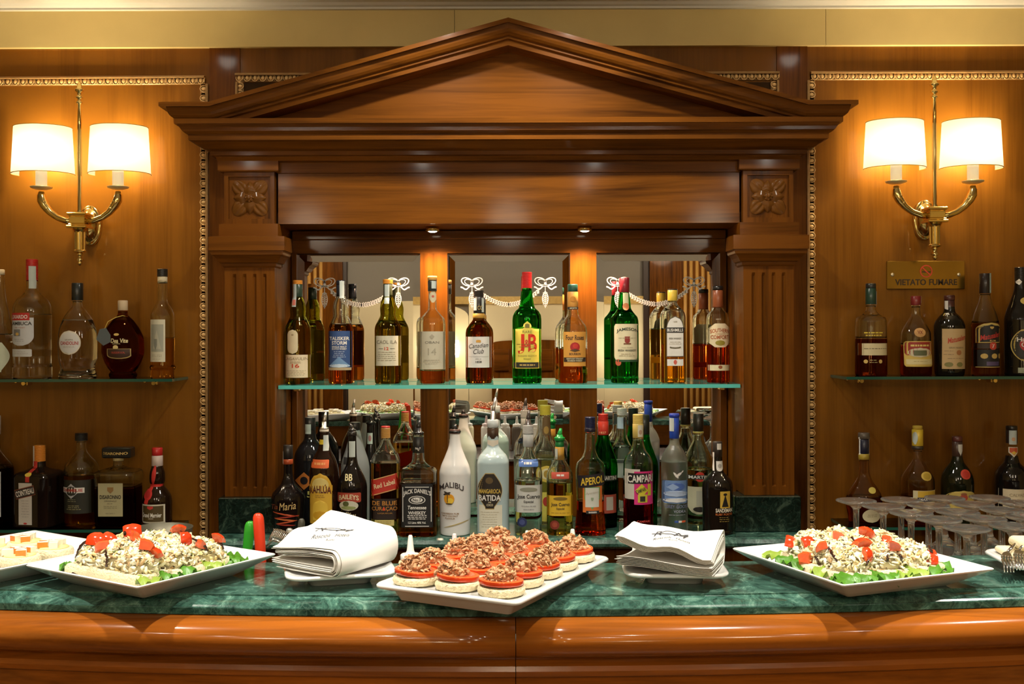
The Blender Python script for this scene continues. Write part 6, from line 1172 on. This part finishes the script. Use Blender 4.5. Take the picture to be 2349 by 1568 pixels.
# ---- napkin stacks on small plates
def napkin_stack(px, D, ang, fold, label, glabel, N, r0, L, half, tilt, who, shift, lean):
    p = P(px, 1310, D); p.z = ZB
    plate('small_plate', label, p.x, p.y, ang, 0.150 if who == 'l' else 0.142, 0.118, 'small')
    zp = ZB + 0.019; ca, sa = cos(radians(fold)), sin(radians(fold))
    def sheet(j, off):
        r = r0 - 0.0020 * j + off; zc = zp + r0 + 0.0015; q = random.Random(j * 5 + len(label)); ext = 0.0024 * j
        prof = []
        Ll, Lu = L - 0.010 + ext * 0.9, L + 0.004 - ext * 1.2
        for k in range(9): prof.append((-Ll * (1 - k / 8), zc - r, 0, 1 - k / 8))
        for k in range(1, 12):
            a = -pi / 2 + pi * k / 12; prof.append((r * 0.9 * cos(a), zc + r * sin(a), 1, 0))
        for k in range(9): prof.append((-Lu * k / 8, zc + r, 2, k / 8))
        jit = q.gauss(0, 0.0022); rows = []
        for u, z, part, t in prof:
            row = []
            for i in range(13):
                v = -half + 2 * half * i / 12 + jit
                zz1 = z; t = abs(u) / L if part != 1 else 0
                if part == 2: zz1 += tilt * t * 0.5 * (v / half) * 0.4 + 0.006 * t * sin(v / half * 2.4 + 0.6) + 0.010 * t * tilt + (0.007 * (abs(v) / half) ** 3 * (1 if v > 0 else 0.4)) + 0.0045 * sin(v / half * 5 + t * 3) * (0.4 + 0.6 * t)
                elif part == 1: zz1 += (0.5 + (z - zc) / (2 * r)) * ((0.007 * (abs(v) / half) ** 3 * (1 if v > 0 else 0.4)) + 0.0045 * sin(v / half * 5) * 0.4)
                elif part == 0: zz1 += 0.010 * t * t * (0.6 + 0.4 * sin(v / half * 2))
                uu = u + shift
                yy = uu * sa + v * ca; zz1 += lean * (yy + 0.07) * (1.0 if part == 2 else (0.5 + (z - zc) / (2 * r) if part == 1 else 0.0))
                row.append((p.x + uu * ca - v * sa, p.y + yy, zz1))
            rows.append(row)
        return rows
    top = None
    for j in range(N):
        a, b = sheet(j, 0.0), sheet(j, -0.0007)
        m = MB(); m.loft(a, closed=False, smooth=True, flip=True); m.loft(b, closed=False, smooth=True)
        m.loft([[r[0] for r in a], [r[0] for r in b]], closed=False); m.loft([[r[-1] for r in b], [r[-1] for r in a]], closed=False)
        m.loft([a[0], b[0]], closed=False, flip=True); m.loft([b[-1], a[-1]], closed=False, flip=True)
        o = tag(m.build('paper_napkin', PAPER, None, loc=(p.x, p.y, ZB)), glabel if j else glabel.replace('folded white paper napkin', 'outermost napkin printed with the hotel crest'), 'napkin', 'paper napkins stacked ' + ('beside the salad plate' if who == 'l' else 'between the canape and salad plates'))
        if j == 0: top = (o, a)
    # printed crest on the uppermost flap
    o, rows = top; flap = rows[20:]
    def onflap(u, v):
        fu = max(0, min(len(flap) - 1.001, u * (len(flap) - 1))); fv = max(0, min(11.999, v * 12)); i, j = int(fu), int(fv); a, b = fu - i, fv - j
        A, B, C_, D_ = (Vector(flap[i][j]), Vector(flap[i + 1][j]), Vector(flap[i][j + 1]), Vector(flap[i + 1][j + 1]))
        return A * (1 - a) * (1 - b) + B * a * (1 - b) + C_ * (1 - a) * b + D_ * a * b + Vector((0, 0, 0.0007))
    def world(dx, dy):        # right / away offsets from the flap middle -> flap coordinates
        uu, vv = dx * ca + dy * sa, -dx * sa + dy * ca
        return onflap(0.5 - uu / (L * 0.96), 0.5 + vv / (2 * half))
    m = MB()
    for st, dx, dy, w, h, shr in (('R', -0.016, 0.010, 0.014, 0.018, 0.5), ('M', 0.016, 0.010, 0.024, 0.020, 0.6), ('Roscioli', -0.013, -0.012, 0.026, 0.008, 0.5), ('Hotels', 0.015, -0.012, 0.020, 0.008, 0.5), ('Roma', 0.0, -0.022, 0.012, 0.005, 0.4)):
        vs, fs = text_mesh(st, dx, dy, w, h, 0, shr); m.add([world(a, b) for a, b in vs], fs)
    pts_ = [world(-0.024 + 0.05 * k / 20, 0.012 - 0.008 * sin(pi * k / 20)) for k in range(21)]; m.tube(pts_, 0.0005, 4)
    pts_ = [world(-0.010 + 0.022 * k / 16, 0.013 + 0.007 * sin(pi * k / 16)) for k in range(17)]; m.tube(pts_, 0.0004, 4)
    m.build('printed_crest', mat((0.06, 0.06, 0.07), 0.6, name='printed_ink'), o)
napkin_stack(778, 1.485, 14, -32, 'small white plate holding napkins beside the salad plate', 'folded white paper napkin in the stack beside the strainer', 7, 0.0165, 0.106, 0.060, 0.006, 'l', 0.040, 0.10)
napkin_stack(1545, 1.485, -3, 70, 'small white plate holding napkins between the canapes and salad plate', 'folded white paper napkin in the stack between the two salad platters', 7, 0.0180, 0.100, 0.064, 0.002, 'r', 0.030, 0.09)
# folded cloth napkin lying on the bar behind the right salad plate and next to napkins
# ---- upturned wine glasses on the work deck
GH = 0.138
gp = [(0.0001, 0.060), (0.010, 0.058), (0.020, 0.050), (0.028, 0.037), (0.0315, 0.022), (0.0300, 0.008), (0.0283, 0.0005), (0.0290, 0.0), (0.0298, 0.0006), (0.0314, 0.008), (0.0330, 0.022), (0.0296, 0.038), (0.0215, 0.0515), (0.012, 0.060), (0.0072, 0.065), (0.0056, 0.072), (0.0052, 0.090), (0.0052, 0.115), (0.0060, 0.122), (0.010, 0.1268), (0.020, 0.1308), (0.031, 0.1340), (0.0358, 0.1358), (0.0362, 0.1368), (0.0355, 0.1380), (0.028, 0.1377), (0.012, 0.1362), (0.0001, 0.1355)]
WG = glass((0.985, 0.995, 0.99), 0.0, 1.48)
N_ = WG.node_tree.nodes; d_ = N_.new('ShaderNodeBsdfDiffuse'); d_.inputs[0].default_value = (0.9, 0.9, 0.86, 1); x_ = N_.new('ShaderNodeMixShader'); x_.inputs[0].default_value = 0.03
WG.node_tree.links.new([n for n in N_ if n.type == 'BSDF_GLASS'][0].outputs[0], x_.inputs[1]); WG.node_tree.links.new(d_.outputs[0], x_.inputs[2]); WG.node_tree.links.new(x_.outputs[0], N_['Material Output'].inputs[0]); gmesh = None
gl = [(1964, 1147), (2067, 1145), (2167, 1141), (2026, 1160), (2130, 1158), (2232, 1155), (2090, 1175), (2197, 1173), (2298, 1168), (2154, 1190), (2257, 1188), (2356, 1184), (2218, 1210), (2323, 1205), (2270, 1140), (2338, 1152)]
for px, py in gl:
    a, b = unroll(px, py); D = (CZ - (ZD + GH)) * F / (b - CY); loc = Vector((X(a, D), D, ZD + 0.0004))
    if gmesh is None:
        m = MB(); m.loft([[(r * cos(2 * pi * i / 40), r * sin(2 * pi * i / 40), z) for i in range(40)] for r, z in gp], 0, smooth=True); o = m.build('wine_glass', WG); gmesh = o.data
    else: o = bpy.data.objects.new('wine_glass', gmesh); COL.objects.link(o)
    o.location = loc; tag(o, 'clear wine glass standing upside down behind the bar', 'glass', 'upturned wine glasses behind the bar')

# ---- squeeze bottles on the deck
cont = [(0.80, 0.74, 0.48), (0.74, 0.72, 0.66), (0.46, 0.44, 0.38), (0.10, 0.08, 0.06), (0.70, 0.70, 0.62)]
slab = ['pale squeeze bottle with cream sauce and white nozzle', 'squeeze bottle with white sauce and pinkish nozzle behind the canapes', 'squeeze bottle with grey sauce seen in the centre mirror', 'squeeze bottle with dark sauce seen in the centre mirror', 'squeeze bottle with whitish sauce behind the tequila reflection']
for k, px in enumerate((940, 1041, 1144, 1208, 1312)):
    D = 1.69 + 0.012 * k; x = X(px, D); t = thing('squeeze_bottle', slab[k], 'sauce bottle', (x, D, ZD + 0.0004), 0, 'squeeze bottles behind the bar')
    m = MB(); m.lathe([(0.019, 0.0), (0.0205, 0.002), (0.0205, 0.080), (0.018, 0.087), (0.014, 0.089)], (x, D, ZD + 0.0004), 24); m.build('container', mat(cont[k], 0.35, name='squeeze_plastic'), t)
    m = MB(); m.lathe([(0.0155, 0.0885), (0.0160, 0.090), (0.0160, 0.097), (0.0145, 0.0985), (0.0075, 0.100), (0.0058, 0.104), (0.0034, 0.126), (0.0024, 0.128)], (x, D, ZD), 20); m.build('nozzle_cap', mat((0.78, 0.77, 0.70), 0.3, name='nozzle_white') if k != 1 else mat((0.74, 0.60, 0.58), 0.3, name='nozzle_pink'), t)

# ---- bar tools standing behind the left salad plate
def handle(name, label, px, ytop, D, hw, lean, color, metal=0.0, dep=0.7):
    p = P(px, ytop, D); m = MB(); s = D / F; h = p.z - ZD; r = hw * s
    m.lathe([(r * 0.75, 0.0), (r * 0.85, h * 0.3), (r * 0.92, h * 0.55), (r, h - 0.016), (r * 0.97, h - 0.007), (r * 0.75, h - 0.002), (r * 0.35, h)], (0, 0, 0), 20, sy=dep)
    v = [(x + lean * (z - h), y, z) for x, y, z in m.v]; m.v = [(x + p.x, y + p.y, z + ZD + 0.0004) for x, y, z in v]
    return tag(m.build(name, mat(color, 0.3, metal, 0.2, name='handle'), None, loc=(p.x, p.y, ZD)), label, 'tool', 'bar tools behind the salad plate')
handle('peeler_handle', 'rounded bright red plastic tool handle', 592, 1177, 1.66, 13, -0.06, (0.72, 0.045, 0.012))
handle('peeler_handle', 'rounded bright green plastic tool handle behind the red one', 574, 1195, 1.69, 12, 0.10, (0.03, 0.30, 0.02))
handle('knife_handle', 'short grey metal tool handle beside the coil strainer', 664, 1211, 1.70, 10, -0.12, (0.34, 0.33, 0.28), 0.6)
handle('knife_handle', 'dark upright tool handle beside the napkins', 692, 1189, 1.68, 8.5, 0.05, (0.05, 0.048, 0.035), 0.2)
st = thing('cocktail_strainer', 'steel cocktail strainer with coiled spring edge', 'strainer', P(640, 1250, 1.64))
pts_ = []
for k in range(15 * 14):
    t_ = k / (15 * 14); ce = P(622 + 52 * t_, 1226 + 24 * t_ * t_, 1.64); a = 2 * pi * k / 14
    pts_.append(ce + Vector((0.004 * cos(a), 0.009 * sin(a), 0.009 * cos(a))))
MB().tube(pts_, 0.0009, 5).build('spring_coil', CHROME, st)
m = MB(); m.tube([P(612, 1252, 1.62), P(628, 1236, 1.62), P(650, 1246, 1.62), P(664, 1262, 1.62), P(668, 1290, 1.62)], 0.0022, 6); m.build('wire_handle', CHROME, st)
c = P(640, 1262, 1.655); m = MB(); m.lathe([(0.030, 0.0), (0.031, 0.003), (0.031, 0.036), (0.0325, 0.038), (0.030, 0.038)], (c.x, 1.655, ZD + 0.0004), 28, caps=False)
m.add([(c.x + 0.030 * cos(2 * pi * i / 28), 1.655 + 0.030 * sin(2 * pi * i / 28), ZD + 0.0005) for i in range(28)], [tuple(range(28))])
tag(m.build('tool_cup', STEEL, None, loc=(c.x, 1.655, ZD)), 'low steel cup holding the bar tools behind the bar', 'cup')
c = P(372, 1210, 1.72); h = c.z - ZD; m = MB()
m.lathe([(0.030, 0.0), (0.040, 0.004), (0.046, h * 0.6), (0.047, h - 0.002), (0.0485, h), (0.0465, h), (0.044, h * 0.6)], (c.x, 1.72, ZD + 0.0004), 32, caps=False)
m.add([(c.x + 0.043 * cos(2 * pi * i / 32), 1.72 + 0.043 * sin(2 * pi * i / 32), ZD + h * 0.5) for i in range(32)], [tuple(range(32))])
tag(m.build('steel_bowl', mat((0.10, 0.09, 0.06), 0.45, 0.6, name='dull_steel'), None, loc=(c.x, 1.72, ZD)), 'dull steel bowl rim showing behind the salad plate', 'bowl')

# ---- plate with folded cream napkin and forks at the far right
plate('round_corner_plate', 'white plate with folded cream napkin and forks', 0.792, 1.525, -4, 0.19, 0.13, 'small')
CLOTH = mat((0.80, 0.70, 0.46), 0.85, name='cream_cloth', bump=0.25, bscale=500)
def fold_nap(name, label, x0, x1, y0, y1, z, th, n=2):
    m = MB(); prof = []
    for k in range(9):
        a = pi / 2 + pi * k / 8; prof.append((x0 + th / 2 + th / 2 * cos(a), z + th / 2 + th / 2 * sin(a)))
    prof = [(x1, z + th)] + prof + [(x1, z)]
    inner = [(x + (0.0016 if x < x1 else 0), (z + th / 2) + (q - z - th / 2) * (1 - 0.0032 / th)) for x, q in prof]
    loop = prof + inner[::-1]
    m.loft([[(a, y, b + 0.002 * sin((y - y0) * 40 + a * 30)) for a, b in loop] for y in [y0 + (y1 - y0) * k / 8 for k in range(9)]], caps=False, smooth=True); m.loft([[(a, y0, b) for a, b in loop]], closed=True)
    tag(m.build(name, CLOTH, None, loc=(x0, (y0 + y1) / 2, z)), label, 'napkin', 'cream napkins at the end of the bar')
fold_nap('cloth_napkin', 'flat folded cream napkin lying on the plate under the forks', 0.715, 0.90, 1.478, 1.575, ZB + 0.0185, 0.009)
fold_nap('cloth_napkin', 'rolled over cream napkin on top showing a golden shaded fold', 0.735, 0.90, 1.500, 1.575, ZB + 0.0285, 0.014)
for k, (px, py) in enumerate(((2314, 1296), (2342, 1291))):
    p = P(px, py, 1.47); t = thing('fork', 'steel fork resting tines down on the cream napkin', 'fork', p, 0, 'forks on the cream napkin')
    for i in range(4):
        x = (i - 1.5) * 0.0042
        MB().tube([p + Vector((x - 0.007, -0.016, -0.006)), p + Vector((x - 0.003, -0.006, 0.0015)), p + Vector((x, 0.006, 0.006)), p + Vector((x * 0.8 + 0.006, 0.020, 0.007))], [0.0006, 0.0012, 0.0013, 0.0013], 6).build('tine', CHROME, t)
    m = MB(); m.tube([p + Vector((0.006, 0.019, 0.007)), p + Vector((0.013, 0.034, 0.007)), p + Vector((0.022, 0.05, 0.008))], [0.0075, 0.0055, 0.0025], 8)
    m.tube([p + Vector((0.022, 0.05, 0.008)), p + Vector((0.05, 0.085, 0.012)), p + Vector((0.08, 0.12, 0.013))], [0.0024, 0.0028, 0.0045], 8); m.build('fork_handle', CHROME, t)
